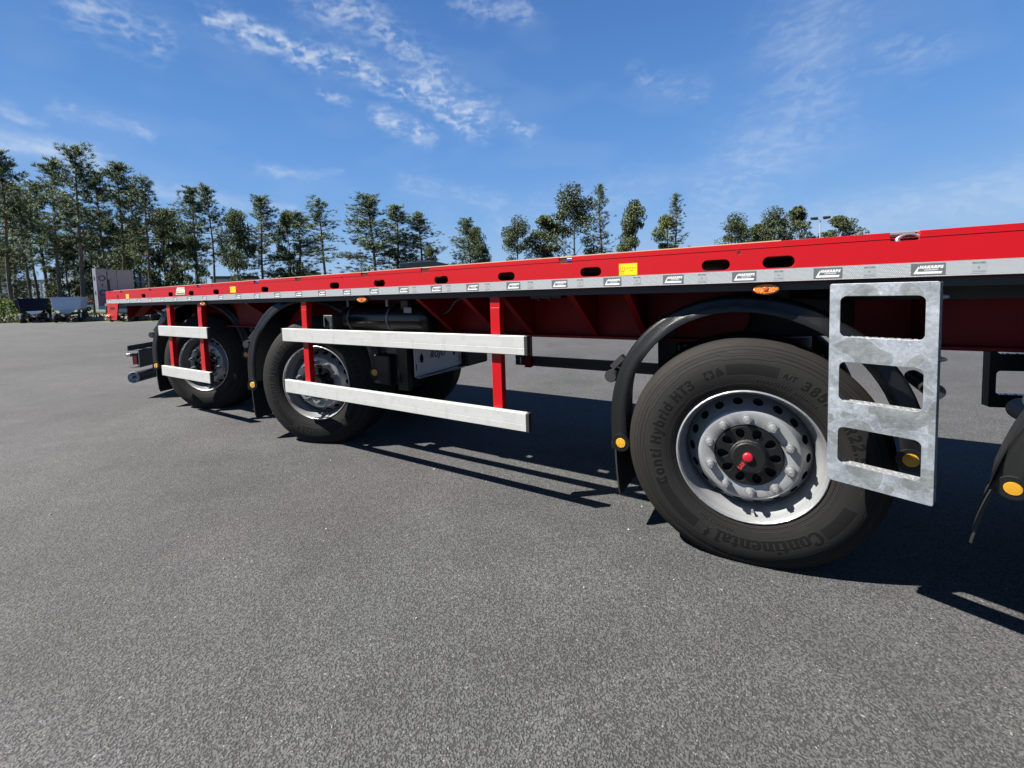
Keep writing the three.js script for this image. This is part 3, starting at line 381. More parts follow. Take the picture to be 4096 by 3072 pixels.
T.galv = (() => { // hot dip galvanising: dull grey islands with drawn edges, paler bluish runs between them, fine streaks
  const map = dataTex(1024, 1024, (x, y, o) => {
    const u = x / 1024 * 8, v = y / 1024 * 8, wu = u + 0.8 * (tnoise(u * 1.5, v * 1.5, 12) - 0.5), wv = v + 0.8 * (tnoise(u * 2 + 5, v * 2 + 9, 16) - 0.5); let best = 9;
    for (let j = -1; j <= 1; j++) for (let i = -1; i <= 1; i++) { const ci = Math.floor(wu) + i, cj = Math.floor(wv) + j, mi = ((ci % 8) + 8) % 8, mj = ((cj % 8) + 8) % 8, px = ci + 0.2 + 0.6 * h2(mi + 11, mj + 3), py = cj + 0.2 + 0.6 * h2(mi + 31, mj + 17), rr = 0.06 + 0.5 * h2(mi + 5, mj + 71), d = Math.hypot((wu - px) * 0.9, wv - py) - rr; best = Math.min(best, d); }
    const isl = smooth(0.02, -0.03, best), line = Math.exp(-((best / 0.028) ** 2)), soft = smooth(0.25, -0.05, best), sp = tnoise(u * 9, v * 9, 72) * 0.45 + tnoise(u * 25, v * 25, 200) * 0.55, streak = tnoise(u * 3 + v * 2, v * 26 - u * 6, 240), drops = smooth(0.82, 0.9, tnoise(u * 7 + 3, v * 7, 56)), cl = tnoise(u * 1.6 + 9, v * 1.6, 13);
    const g = lerp(163 + 40 * (sp - 0.5) + 46 * (cl - 0.5) - 10 * soft, 138 + 30 * (sp - 0.5) + 16 * (streak - 0.5) + 26 * (cl - 0.5), isl * 0.85) + 16 * line + 16 * drops; o[0] = g * 0.965; o[1] = g * 1.0; o[2] = g * (1.015 + 0.03 * (1 - isl));
  }); map.repeat.set(1.05, 1.05);
  const rough = dataTex(256, 256, (x, y, o) => { const n = tnoise(x / 16, y / 16, 16); o[0] = o[2] = 0; o[1] = 95 + 70 * n; }, false); rough.repeat.set(3, 3);
  return std({ map, color: lin(0.74, 0.755, 0.77), metalness: 0.4, roughness: 1, roughnessMap: rough });
})();
const trailer = thing('flatbed_trailer', 'long red flatbed trailer with white side guards, galvanised steps and four wheels in view', 'trailer', [0, 0, 0]);
// --- outer side rail with its slots and notches
const X0 = -7.68, X1 = 2.6, YB = 1.296, YT = 1.464;
{
  const s = new THREE.Shape(), notch = [[-7.095, 0.085], [-6.179, 0.078], [-4.973, 0.079], [-3.869, 0.079], [-3.231, 0.078], [-2.42, 0.078], [-1.837, 0.072], [-0.845, 0.074], [0.5, 0.082], [1.72, 0.08]];
  s.moveTo(X0, YB); s.lineTo(X1, YB); s.lineTo(X1, YT); for (const [x, w] of notch.slice().reverse()) { const q = 0.009; s.lineTo(x + w / 2, YT); s.lineTo(x + w / 2, YT - 0.033 + q); s.absarc(x + w / 2 - q, YT - 0.033 + q, q, 0, -Math.PI / 2, true); s.absarc(x - w / 2 + q, YT - 0.033 + q, q, -Math.PI / 2, -Math.PI, true); s.lineTo(x - w / 2, YT); } s.lineTo(X0, YT); s.closePath();
  for (const x of [-6.402, -5.651, -5.149, -4.614, -3.736, -2.769, -2.272, -1.704, -1.216, -0.705, -0.124, 0.111, 1.45]) s.holes.push(rrect(new THREE.Path(), x - 0.056, x + 0.056, 1.355, 1.402, 0.0228));
  for (const [x, y, w, h] of [[-7.537, 1.441, 0.026, 0.014], [-7.235, 1.383, 0.034, 0.042], [-4.69, 1.447, 0.018, 0.012], [-2.672, 1.437, 0.016, 0.013], [-0.033, 1.426, 0.014, 0.014]]) s.holes.push(rrect(new THREE.Path(), x - w / 2, x + w / 2, y - h / 2, y + h / 2, 0.004));
  part(trailer, 'side_rail', uvBox(extrude(s, 0.007, 0.0012, 6).translate(0, 0, -0.0082)), T.red);
  const segs = [X0, ...notch.flatMap(([x, w]) => [x - w / 2, x + w / 2]), X1], lip = []; for (let i = 0; i < segs.length; i += 2) lip.push(span(segs[i] + 0.001, segs[i + 1] - 0.001, YT - 0.008, YT - 0.0012, -0.05, -0.0084)); part(trailer, 'rail_flange', [...lip, span(X0, X1, YB + 0.001, YB + 0.009, -0.07, -0.0084)], T.red);
  part(trailer, 'rail_seam', span(X0 + 0.002, X1, YT - 0.0235, YT - 0.0215, 0.0001, 0.0016), T.red);
  for (const [x, m] of [[-0.82, T.blueSteel], [-6.19, T.blueSteel], [-4.98, T.blueSteel], [-3.88, T.blueSteel]]) part(trailer, 'lashing_block', rspan(x - 0.027, x + 0.027, YT - 0.028, YT - 0.004, -0.045, -0.014, 0.008), m);
  const ring = part(trailer, 'lashing_ring', new THREE.TorusGeometry(0.034, 0.0085, 10, 28).scale(1, 0.62, 1).rotateX(-0.3).translate(0.517, YT - 0.03, -0.02), T.chrome, 'bright lashing ring in the notch'); part(ring, 'bracket', span(0.461, 0.539, YT - 0.004, YT + 0.003, -0.068, -0.058), T.panelGrey);
}
// --- deck
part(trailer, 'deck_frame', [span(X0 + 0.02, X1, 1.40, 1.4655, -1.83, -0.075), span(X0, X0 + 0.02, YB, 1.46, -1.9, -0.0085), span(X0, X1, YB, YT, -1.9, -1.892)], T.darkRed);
part(trailer, 'deck_floor', [span(X0 + 0.03, 0.12, 1.4663, 1.4738, -1.84, -0.072), span(0.125, X1, 1.4663, 1.47, -1.84, -0.072)], T.wood);
{ // dark gear and cross members under the deck
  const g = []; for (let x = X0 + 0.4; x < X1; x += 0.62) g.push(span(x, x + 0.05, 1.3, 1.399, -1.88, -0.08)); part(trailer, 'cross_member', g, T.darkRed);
  part(trailer, 'under_profile', [span(X0 + 0.5, X1, 1.262, 1.294, -0.05, -0.03), span(X0 + 0.5, X1, 1.289, 1.2945, -0.09, -0.05)], M.black);
}
// --- retroreflective tape and its printed marks
{
  const N = 512, tape = canvasTex(N, 128, (c, w, h) => { c.fillStyle = '#8f9395'; c.fillRect(0, 0, w, h); const s = 14.2; for (let j = -1; j < h / (s * 0.866) + 1; j++) for (let i = -1; i < w / s + 1; i++) { const x = i * s + (j & 1 ? s / 2 : 0), y = j * s * 0.866; c.fillStyle = (i * 7 + j * 3) % 5 ? '#dfe3e4' : '#f4f6f6'; c.beginPath(); for (let k = 0; k < 6; k++) c.lineTo(x + Math.sin(k * 1.0472) * s * 0.42, y + Math.cos(k * 1.0472) * s * 0.42); c.fill(); c.fillStyle = '#b4b9bb'; c.beginPath(); c.moveTo(x, y); c.lineTo(x + s * 0.36, y + s * 0.21); c.lineTo(x, y + s * 0.42); c.lineTo(x - s * 0.36, y + s * 0.21); c.fill(); } });
  tape.wrapS = THREE.RepeatWrapping; const g = span(X0 + 0.014, X1, 1.2985, 1.3505, 0.0004, 0.0014), p = g.attributes.position, uv = g.attributes.uv; for (let i = 0; i < p.count; i++) uv.setXY(i, p.getX(i) / 0.208, (p.getY(i) - 1.2985) / 0.052);
  part(trailer, 'reflective_tape', g, phys({ map: tape, color: lin(0.78, 0.79, 0.8), roughness: 0.4, metalness: 0.2, clearcoat: 0.2, clearcoatRoughness: 0.2 }));
  const logo = canvasTex(512, 256, (c, w, h) => { c.fillStyle = '#686e71'; c.fillRect(0, 0, w, h); c.fillStyle = '#fff'; c.beginPath(); c.moveTo(40, 226); c.lineTo(112, 70); c.lineTo(128, 70); c.lineTo(96, 180); c.lineTo(470, 180); c.lineTo(452, 226); c.fill(); c.font = 'italic bold 86px sans-serif'; c.textAlign = 'center'; c.lineWidth = 5; c.strokeStyle = '#fff'; c.save(); c.translate(300, 112); c.scale(0.93, 1); c.fillText('HAKARPS', 0, 0); c.strokeText('HAKARPS', 0, 0); c.restore(); c.font = 'italic bold 36px sans-serif'; c.fillText('EQUIPMENT', 300, 156); });
  const lg = new THREE.BoxGeometry(0.091, 0.042, 0.0006), lm = [0, 1, 2, 3].map(() => 0), print = std({ map: logo, color: lin(0.72, 0.72, 0.72), roughness: 0.4 }); lm.length = 0;
  let x = 1.72; for (let k = 0; k < 33 && x > X0 + 0.06; k++) { const q = part(trailer, 'tape_mark', lg, print); q.position.set(x, 1.3248, 0.0019); x -= lerp(0.289, 0.338, smooth(-1.5, -5, x)); }
  const approval = canvasTex(256, 256, (c, w, h) => { c.fillStyle = '#b9bdbf'; c.fillRect(0, 0, w, h); c.fillStyle = '#777c80'; c.fillRect(20, 8, 216, 44); c.fillStyle = '#c6cacc'; c.font = 'bold 34px sans-serif'; c.textAlign = 'center'; c.fillText('CLASS C', 128, 42); c.fillStyle = '#6a6f73'; c.font = 'bold 84px sans-serif'; c.fillText('e', 128, 160); c.font = 'bold 36px sans-serif'; c.fillText('104 R 000000', 128, 232, 230); });
  const ag = new THREE.BoxGeometry(0.036, 0.04, 0.0006), am = std({ map: approval, color: lin(0.62, 0.63, 0.64), roughness: 0.4 }); for (const xx of [0.692, 0.402, 0.112, -0.18, -0.47, -0.765, -1.06, -1.35, -1.645, -1.94]) part(trailer, 'approval_mark', ag, am).position.set(xx, 1.3248, 0.0017);
  const yel = canvasTex(512, 332, (c, w, h) => { c.fillStyle = '#f5c400'; c.fillRect(0, 0, w, h); c.strokeStyle = '#3a3000'; c.lineWidth = 5; c.strokeRect(8, 8, w - 16, h - 16); c.fillStyle = c.strokeStyle = '#1c1800'; c.lineWidth = 11; c.beginPath(); c.arc(104, 140, 72, 2.1, 4.0); c.stroke(); c.beginPath(); c.arc(92, 140, 72, -0.86, 1.04); c.stroke(); c.fillRect(91, 90, 14, 66); c.fillRect(91, 172, 14, 16); c.fillRect(44, 214, 110, 10); for (let k = 0; k < 5; k++) c.fillRect(48 + k * 23, 226, 11, 14); c.font = 'bold 34px serif'; c.fillText('TPMS', 50, 292); c.font = 'bold 46px serif'; c.fillText('385/65 R22,5', 208, 150, 290); c.fillText('9 bar', 290, 218); });
  const yg = new THREE.BoxGeometry(0.0905, 0.0585, 0.0008), ym = std({ map: yel, roughness: 0.4 }); for (const [xx, yy, sx] of [[-0.512, 1.3815, 1], [-4.284, 1.392, 1.15], [-6.907, 1.3815, 1.15]]) { const q = part(trailer, 'pressure_sticker', yg, ym); q.position.set(xx, yy, 0.0008); q.scale.x = sx; }
  const hs = canvasTex(512, 384, (c, w, h) => { c.clearRect(0, 0, w, h); c.fillStyle = '#f2ead8'; c.beginPath(); c.moveTo(10, 374); c.lineTo(110, 20); c.lineTo(500, 20); c.lineTo(500, 374); c.fill(); c.fillStyle = '#0d7a2e'; c.beginPath(); c.moveTo(36, 350); c.lineTo(80, 190); c.lineTo(110, 190); c.lineTo(92, 282); c.lineTo(490, 282); c.lineTo(490, 350); c.fill(); c.fillStyle = '#c3152b'; c.fillRect(130, 180, 60, 76); c.fillRect(210, 200, 240, 14); c.font = 'italic bold 96px sans-serif'; c.fillStyle = '#3b2a2c'; c.fillText('HAKARPS', 116, 140, 376); c.fillStyle = '#c3152b'; c.font = 'bold 40px sans-serif'; c.fillText('SWEDEN', 215, 254, 220); });
  const sg = new THREE.Shape(); sg.moveTo(-0.118, -0.041); sg.lineTo(-0.07, 0.041); sg.lineTo(0.118, 0.041); sg.lineTo(0.118, -0.041); sg.closePath(); const hg = extrude(sg, 0.0008); { const p2 = hg.attributes.position, u2 = hg.attributes.uv; for (let i = 0; i < p2.count; i++) u2.setXY(i, (p2.getX(i) + 0.118) / 0.236, (p2.getY(i) + 0.041) / 0.082); } part(trailer, 'maker_sticker', hg, std({ map: hs, roughness: 0.4 })).position.set(-5.405, 1.411, 0.0004);
}
// --- chassis beams, gussets, posts
{
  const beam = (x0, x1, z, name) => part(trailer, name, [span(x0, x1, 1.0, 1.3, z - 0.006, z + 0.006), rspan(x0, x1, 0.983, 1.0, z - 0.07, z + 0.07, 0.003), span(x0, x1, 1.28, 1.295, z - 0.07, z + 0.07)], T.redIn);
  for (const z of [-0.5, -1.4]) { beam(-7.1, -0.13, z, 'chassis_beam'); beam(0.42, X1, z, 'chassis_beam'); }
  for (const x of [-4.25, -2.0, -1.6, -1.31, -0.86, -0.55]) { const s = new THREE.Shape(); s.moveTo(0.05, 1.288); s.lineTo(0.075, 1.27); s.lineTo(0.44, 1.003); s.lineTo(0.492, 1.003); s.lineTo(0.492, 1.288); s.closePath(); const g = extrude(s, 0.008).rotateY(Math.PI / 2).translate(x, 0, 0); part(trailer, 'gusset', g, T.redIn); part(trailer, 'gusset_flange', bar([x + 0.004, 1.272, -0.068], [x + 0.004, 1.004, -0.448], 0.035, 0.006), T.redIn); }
  const e = new THREE.Shape(); e.moveTo(-0.16, 1.28); e.lineTo(-0.16, 0.985); e.absarc(-0.16, 1.13, 0.145, -Math.PI / 2, Math.PI / 2, false); part(trailer, 'beam_end', extrude(e, 0.014).translate(0, 0, -0.49), T.redIn);
  // suspension carriers, axles and the turntable, dark under the deck
  part(trailer, 'turntable', [cyl(0.62, 0.62, 0.07, 36).translate(0.75, 1.24, -0.95)], M.black);
  for (const x of [0.018, 1.34]) { part(trailer, 'axle', zcyl(0.065, -1.6, -0.3, x, 0.507), M.black); if (x < 1) for (const z of [-0.52, -1.38]) part(trailer, 'trailing_arm', [bar([x + 0.05, 0.52, z], [x - 0.45, 0.8, z], 0.07, 0.1), cyl(0.11, 0.11, 0.3, 20).translate(x + 0.18, 0.78, z), span(x - 0.5, x - 0.4, 0.74, 1.12, z - 0.05, z + 0.05)], M.black); }
  part(trailer, 'valve_box', [rspan(-0.42, -0.3, 0.9, 0.965, -0.62, -0.5, 0.01), rspan(-0.33, -0.22, 0.76, 0.84, -0.72, -0.6, 0.01)], M.blackGloss);
  part(trailer, 'coiled_hose', tube([[-0.36, 0.98, -0.5], [-0.34, 0.86, -0.44], [-0.28, 0.83, -0.5], [-0.24, 0.9, -0.56]], 0.008), M.black);
  part(trailer, 'side_guard_shoe', [span(0.62, 0.626, 0.99, 1.28, -0.5, -0.1)], T.redIn); part(trailer, 'bolster', span(-0.12, 0.45, 1.0, 1.39, -1.15, -0.75), M.black);
}
function sideGuard(name, ups, x0, x1, posts, label) {
  const g = node(trailer, name); if (label) g.userData.label = label;
  for (const [xa, xb, ya, yb, end] of ups) {
    const y0 = ya, y1 = yb, s = new THREE.Shape(), h = y1 - y0, d = 0.03; // profile in (z, y), a shallow groove along the face
    s.moveTo(0, y0 + 0.003); s.lineTo(0, y0 + h * 0.36); s.lineTo(-0.0005, y0 + h * 0.37); s.lineTo(-0.0005, y0 + h * 0.38); s.lineTo(0, y0 + h * 0.39); s.lineTo(0, y1 - 0.003); s.lineTo(-0.003, y1); s.lineTo(-d, y1); s.lineTo(-d, y0); s.lineTo(-0.003, y0); s.closePath();
    const geo = extrude(s, xb - xa).rotateY(Math.PI / 2); // z of the sweep becomes +x, x of the shape becomes -z
    geo.scale(1, 1, -1); { const ix = geo.attributes.position, n = geo.attributes.normal, a = ix.array, b = n.array; for (let i = 0; i < ix.count; i += 3) for (let k = 0; k < 3; k++) { [a[(i + 1) * 3 + k], a[(i + 2) * 3 + k]] = [a[(i + 2) * 3 + k], a[(i + 1) * 3 + k]];[b[(i + 1) * 3 + k], b[(i + 2) * 3 + k]] = [b[(i + 2) * 3 + k], b[(i + 1) * 3 + k]]; } }
    geo.translate(xa, 0, -0.0); const gg = geo.scale(1, 1, 1); { const p = gg.attributes.position, zs = []; let mx = -9; for (let i = 0; i < p.count; i++) mx = Math.max(mx, p.getZ(i)); if (mx > 0.01) gg.translate(0, 0, -mx); }
    const r = part(g, 'guard_rail', uvBox(gg), T.alu); for (const [q, dir] of [[xa, -1], [xb, 1]]) part(r, 'end_cap', rspan(q + (dir < 0 ? -0.016 : 0), q + (dir < 0 ? 0 : 0.022), y0 - 0.001, y1 + 0.001, -d - 0.001, 0.001, 0.003), T.cap);
  }
  for (const [x, w, yb] of posts) { const p = part(g, 'post', [rspan(x - w / 2, x + w / 2, yb, 1.2, -0.078, -0.032, 0.004), rspan(x - w / 2 - 0.001, x + w / 2 + 0.001, 1.2, 1.295, -0.08, -0.034, 0.003)], T.red); part(p, 'clamp', [rspan(x - w / 2 + 0.005, x - w / 2 + 0.02, 0.86, 0.9, -0.034, -0.0315, 0.001)], T.red); }
}
sideGuard('side_guard', [[-3.512, -1.112, 0.927, 1.037], [-3.518, -1.115, 0.482, 0.592]], 0, 0, [[-1.325, 0.069, 0.58], [-3.235, 0.072, 0.58]], 'long side guard of two white rails on red posts between the wheels');
sideGuard('side_guard', [[-6.055, -4.875, 0.905, 1.02], [-6.05, -4.885, 0.436, 0.552]], 0, 0, [[-5.84, 0.085, 0.54], [-5.08, 0.085, 0.54]], 'short side guard before the rearmost wheel');
{ // the guard on the far side, in shade
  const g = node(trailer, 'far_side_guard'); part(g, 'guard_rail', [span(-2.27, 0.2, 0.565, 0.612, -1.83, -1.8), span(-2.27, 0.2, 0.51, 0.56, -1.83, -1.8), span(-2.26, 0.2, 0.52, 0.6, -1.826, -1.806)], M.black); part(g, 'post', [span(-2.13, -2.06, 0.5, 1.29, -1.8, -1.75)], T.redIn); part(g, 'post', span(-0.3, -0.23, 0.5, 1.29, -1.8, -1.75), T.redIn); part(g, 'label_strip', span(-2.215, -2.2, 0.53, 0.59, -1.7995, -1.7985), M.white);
}
// --- wheels: one is built in full, the others are copies of it
const TR = 0.536;
const tyreMat = (() => {
  const N = 2048, arc = (c, txt, a0, R, size, ink, adv = 1, font = 'sans-serif') => { c.font = `bold ${size}px ${font}`; c.textAlign = 'center'; c.textBaseline = 'alphabetic'; let a = a0; for (const ch of txt) { const w = c.measureText(ch).width * adv; a -= w / 2 / R; c.save(); c.translate(N / 2 + Math.cos(a) * R, N / 2 - Math.sin(a) * R); c.rotate(Math.PI / 2 - a); c.fillStyle = c.strokeStyle = ink; c.fillText(ch, 0, 0); c.lineWidth = size * 0.055; c.strokeText(ch, 0, 0); c.restore(); a -= w / 2 / R; } return a; };
  const K = N / 2 / 0.545, D = Math.PI / 180, band = (c, a0, a1, r0, r1, ink) => { c.fillStyle = ink; c.beginPath(); c.arc(N / 2, N / 2, r1 * K, -a0 * D, -a1 * D, false); c.arc(N / 2, N / 2, r0 * K, -a1 * D, -a0 * D, true); c.fill(); };
  const ring = (c, r, w, ink) => { c.strokeStyle = ink; c.lineWidth = w; c.beginPath(); c.arc(N / 2, N / 2, r * K, 0, 7); c.stroke(); };
  const zig = (c, r, st, ink, w) => { c.strokeStyle = ink; c.lineWidth = w; c.beginPath(); for (let i = 0; i <= 720; i++) { const a = i / 720 * Math.PI * 2, ph = (i / 720 * 7) % 1, rr = (r + st * (smooth(0, 0.04, ph) - smooth(0.5, 0.54, ph))) * K; c.lineTo(N / 2 + Math.cos(a) * rr, N / 2 - Math.sin(a) * rr); } c.stroke(); };
  const draw = (bump) => (c) => {
    const I = bump ? { bg: '#606060', ltr: '#f4f4f4', dk: '#2c2c2c', ln: '#202020', fine: '#c8c8c8' } : { bg: '#2b2b2b', ltr: '#161616', dk: '#1b1b1b', ln: '#141414', fine: '#202020' };
    c.fillStyle = I.bg; c.fillRect(0, 0, N, N);
    if (!bump) { const r = rng(77); ring(c, 0.525, 0.045 * K, '#2e2b29'); ring(c, 0.492, 0.02 * K, '#2f2d2c'); ring(c, 0.317, 0.03 * K, '#282625'); for (let k = 0; k < 260; k++) { const a = r() * 6.28, R = (0.34 + r() * 0.19) * K, L = 20 + r() * 120; c.strokeStyle = r() < 0.5 ? 'rgba(110,104,98,0.09)' : 'rgba(20,20,20,0.10)'; c.lineWidth = 2 + r() * 12; c.beginPath(); c.arc(N / 2, N / 2, R, a, a + L / R); c.stroke(); } for (let k = 0; k < 1400; k++) { const a = r() * 6.28, R = (0.31 + r() * 0.22) * K; c.fillStyle = `rgba(120,114,106,${0.04 + 0.1 * r()})`; c.fillRect(N / 2 + Math.cos(a) * R, N / 2 + Math.sin(a) * R, 1 + r() * 3, 1 + r() * 2); } }
    ring(c, 0.325, 5, I.ln); ring(c, 0.338, 3, I.fine); ring(c, 0.474, 4, I.ln); ring(c, 0.488, 3, I.ln); ring(c, 0.503, 5, I.ln); ring(c, 0.347, 2, I.ln);
    zig(c, 0.448, 0.007, I.ln, 5); zig(c, 0.464, 0.007, I.ln, 4);
    for (const [a, b] of [[103, 74], [-24, -46], [-122, -158]]) { band(c, a, b, 0.38, 0.428, I.dk); if (bump) for (let q = b; q < a; q += 0.6) band(c, q + 0.3, q, 0.382, 0.426, '#4a4a4a'); }
  };
  const full = (bump) => (c) => {
    draw(bump)(c);
    const I = bump ? { ltr: '#f4f4f4', fine: '#cfcfcf', bg: '#606060' } : { ltr: '#151515', fine: '#1d1d1d', bg: '#2b2b2b' };
    const A = (t, deg, r, s, adv = 1.05, ink = I.ltr, font) => arc(c, t, deg * D, r * K, s * K, ink, adv, font);
    A('Conti Hybrid HT3', 206, 0.378, 0.063, 1.04);
    { const a = 114 * D, R = 0.404 * K; c.save(); c.translate(N / 2 + Math.cos(a) * R, N / 2 - Math.sin(a) * R); c.rotate(Math.PI / 2 - a); c.fillStyle = I.ltr; c.fillRect(-38, -38, 76, 76); c.fillStyle = bump ? '#606060' : '#2b2b2b'; c.fillRect(-10, -28, 20, 56); c.fillRect(-28, -10, 56, 20); c.fillStyle = I.ltr; c.beginPath(); c.moveTo(52, 36); c.lineTo(66, -18); c.lineTo(104, -18); c.lineTo(118, 36); c.fill(); c.beginPath(); c.arc(85, -26, 12, 0, 7); c.fill(); c.restore(); }
    A('A/T', 72, 0.395, 0.03); A('385/65 R22.5', 61, 0.382, 0.056, 1.12); A('Continental', -47, 0.372, 0.074, 0.93, I.ltr, 'serif');
    { const a = -114.5 * D, R = 0.405 * K; c.save(); c.translate(N / 2 + Math.cos(a) * R, N / 2 - Math.sin(a) * R); c.rotate(Math.PI / 2 - a); c.fillStyle = I.ltr; c.beginPath(); c.moveTo(-26, 60); c.lineTo(-2, 20); c.lineTo(-18, -10); c.lineTo(2, -52); c.lineTo(30, -62); c.lineTo(22, -30); c.lineTo(36, -8); c.lineTo(14, 10); c.lineTo(24, 52); c.lineTo(6, 24); c.fill(); c.restore(); }
    A('REGROOVABLE', 86, 0.353, 0.017, 1.15, I.fine); A('DESIGNED FOR', 86, 0.339, 0.010, 1.1, I.fine); A('RETREADING', 62, 0.349, 0.015, 1.1, I.fine); A('385/65R22.5', -100, 0.345, 0.016, 1.1, I.fine); A('164K', -118, 0.345, 0.018, 1.1, I.fine); A('TUBELESS', 150, 0.35, 0.014, 1.1, I.fine); A('LOAD RANGE L', 141, 0.337, 0.011, 1.1, I.fine);
  };
  return phys({ map: canvasTex(N, N, full(false)), bumpMap: canvasTex(N, N, full(true), false), bumpScale: 0.0026, roughness: 0.75, specularIntensity: 0.3, color: lin(0.6, 0.595, 0.588) });
})();
const lathe = (pts, n = 96) => { const g = new THREE.LatheGeometry(pts.map(([r, z]) => new THREE.Vector2(r, z)), n); return g.rotateX(Math.PI / 2); };
function planarUV(g, R) { const p = g.attributes.position, uv = g.attributes.uv; for (let i = 0; i < p.count; i++) uv.setXY(i, 0.5 + p.getX(i) / (2 * R), 0.5 + p.getY(i) / (2 * R)); return g; }
const wheelProto = (() => {
  const w = new THREE.Group(); w.name = 'wheel';
  const prof = [[0.297, -0.012], [0.303, -0.004], [0.312, 0.002], [0.33, 0.009], [0.36, 0.017], [0.40, 0.021], [0.43, 0.019], [0.455, 0.013], [0.476, 0.004], [0.479, 0.001], [0.484, 0.0005], [0.5, -0.008], [0.512, -0.017], [0.515, -0.022], [0.519, -0.024], [0.528, -0.034], [0.5335, -0.046], [0.536, -0.062]];
  for (const z of [0.105, 0.165, 0.225, 0.285]) prof.push([0.536, -z + 0.006], [0.535, -z + 0.005], [0.522, -z + 0.004], [0.522, -z - 0.004], [0.535, -z - 0.005], [0.536, -z - 0.006]);
  prof.push([0.536, -0.32], [0.52, -0.36], [0.47, -0.395], [0.4, -0.405], [0.3, -0.37]);
  let tg = planarUV(lathe(prof.reverse(), 160), 0.545); tg = toCreasedNormals(tg.toNonIndexed(), 0.7); { const p = tg.attributes.position; for (let i = 0; i < p.count; i++) if (p.getY(i) < -0.5065) p.setY(i, -0.5065); }
  part(w, 'tyre', tg, tyreMat);
  part(w, 'rim_lip', toCreasedNormals(lathe([[0.30, -0.022], [0.3035, -0.012], [0.3065, -0.004], [0.3065, 0.001], [0.304, 0.0045], [0.3, 0.005], [0.2965, 0.001], [0.294, -0.008]].reverse(), 96).toNonIndexed(), 0.9), T.lip);
  const rp = [[0.294, -0.0081], [0.2905, -0.018], [0.2885, -0.032], [0.2865, -0.05], [0.279, -0.066], [0.2715, -0.08], [0.268, -0.1], [0.2655, -0.145], [0.264, -0.2]];
  const rim = part(w, 'rim', toCreasedNormals(lathe(rp.reverse(), 96).toNonIndexed(), 0.5), T.rim);
  // the dish: flat bolt ring, and a cone pierced by eighteen hand holes
  const ringP = [[0.139, -0.075], [0.139, -0.037], [0.1405, -0.033], [0.143, -0.0315], [0.19, -0.0315], [0.199, -0.0325], [0.2055, -0.0355], [0.2095, -0.0405], [0.2125, -0.047]]; part(w, 'wheel_disc', toCreasedNormals(lathe(ringP.reverse(), 96).toNonIndexed(), 0.6), T.rim);
  const conePts = []; const r0 = 0.2125, z0 = -0.047, r1 = 0.2665, z1 = -0.135, NH = 18, dth = Math.PI * 2 / NH, cone = [];
  for (let k = 0; k < NH; k++) { const sh = new THREE.Shape(), n = 6; sh.moveTo(-0.5, 0); for (let i = 1; i <= n; i++) sh.lineTo(-0.5 + i / n, 0); for (let i = 1; i <= 4; i++) sh.lineTo(0.5, i / 4); for (let i = 1; i <= n; i++) sh.lineTo(0.5 - i / n, 1); for (let i = 1; i < 4; i++) sh.lineTo(-0.5, 1 - i / 4); sh.closePath(); const ho = new THREE.Path(); ho.absellipse(0, 0.47, 0.255, 0.225, 0, Math.PI * 2, true); sh.holes.push(ho); const g = new THREE.ShapeGeometry(sh, 10), p = g.attributes.position, nn = g.attributes.normal; for (let i = 0; i < p.count; i++) { const a = (k - p.getX(i)) * dth, t = p.getY(i), r = lerp(r0, r1, t), z = lerp(z0, z1, t); p.setXYZ(i, Math.cos(a) * r, Math.sin(a) * r, z); const nr = z0 - z1, nz = r1 - r0, L = Math.hypot(nr, nz); nn.setXYZ(i, Math.cos(a) * nr / L, Math.sin(a) * nr / L, nz / L); } cone.push(g); } void conePts;
  part(w, 'disc_cone', merge(cone), T.rim);
  part(w, 'brake_drum', [zcyl(0.255, -0.36, -0.15, 0, 0, 40), zcyl(0.14, -0.3, -0.06, 0, 0, 30)], T.drum);
  const nutG = merge([zcyl(0.0225, -0.0318, -0.0265, 0, 0, 20), cyl(0.0165, 0.0185, 0.026, 6).rotateX(Math.PI / 2).translate(0, 0, -0.0135), zcyl(0.0125, -0.0005, 0.004, 0, 0, 14), zcyl(0.0095, 0.004, 0.016, 0, 0, 12), span(-0.0085, 0.0085, -0.0013, 0.0013, 0.015, 0.017)]);
  for (let k = 0; k < 10; k++) { const a = k * Math.PI / 5 + 0.35, q = part(w, 'wheel_nut', nutG, T.nut); q.position.set(Math.cos(a) * 0.1675, Math.sin(a) * 0.1675, 0); q.rotation.z = a * 3; }
  const hs = new THREE.Shape(); hs.absarc(0, 0, 0.1365, 0, Math.PI * 2, false); for (let k = 0; k < 10; k++) { const a = k * Math.PI / 5, ho = new THREE.Path(), pts = []; for (let i = 0; i < 24; i++) { const t = i / 24 * 6.2832, u = 0.104 + Math.cos(t) * 0.023, v = Math.sin(t) * (0.0175 + 0.005 * Math.cos(t)); pts.push(new THREE.Vector2(Math.cos(a) * u - Math.sin(a) * v, Math.sin(a) * u + Math.cos(a) * v)); } ho.setFromPoints(pts.reverse()); hs.holes.push(ho); }
  const hubM = part(w, 'hub', [extrude(hs, 0.026, 0.002, 40).translate(0, 0, -0.048), lathe([[0.0705, -0.04], [0.078, -0.026], [0.0785, -0.012], [0.074, -0.004], [0.0705, -0.006]].reverse(), 48)], T.hub); void hubM;
  const cap = part(w, 'hub_cap', lathe([[0.0715, -0.03], [0.0715, 0.0], [0.069, 0.0065], [0.064, 0.009], [0.06, 0.0095], [0.057, 0.0082], [0.0001, 0.0088]].reverse(), 48), T.hubCap);
  part(cap, 'cap_button', lathe([[0.0215, 0.004], [0.0215, 0.015], [0.019, 0.019], [0.013, 0.021], [0.0001, 0.0215]].reverse(), 32).translate(-0.004, 0.004, 0), T.redCap);
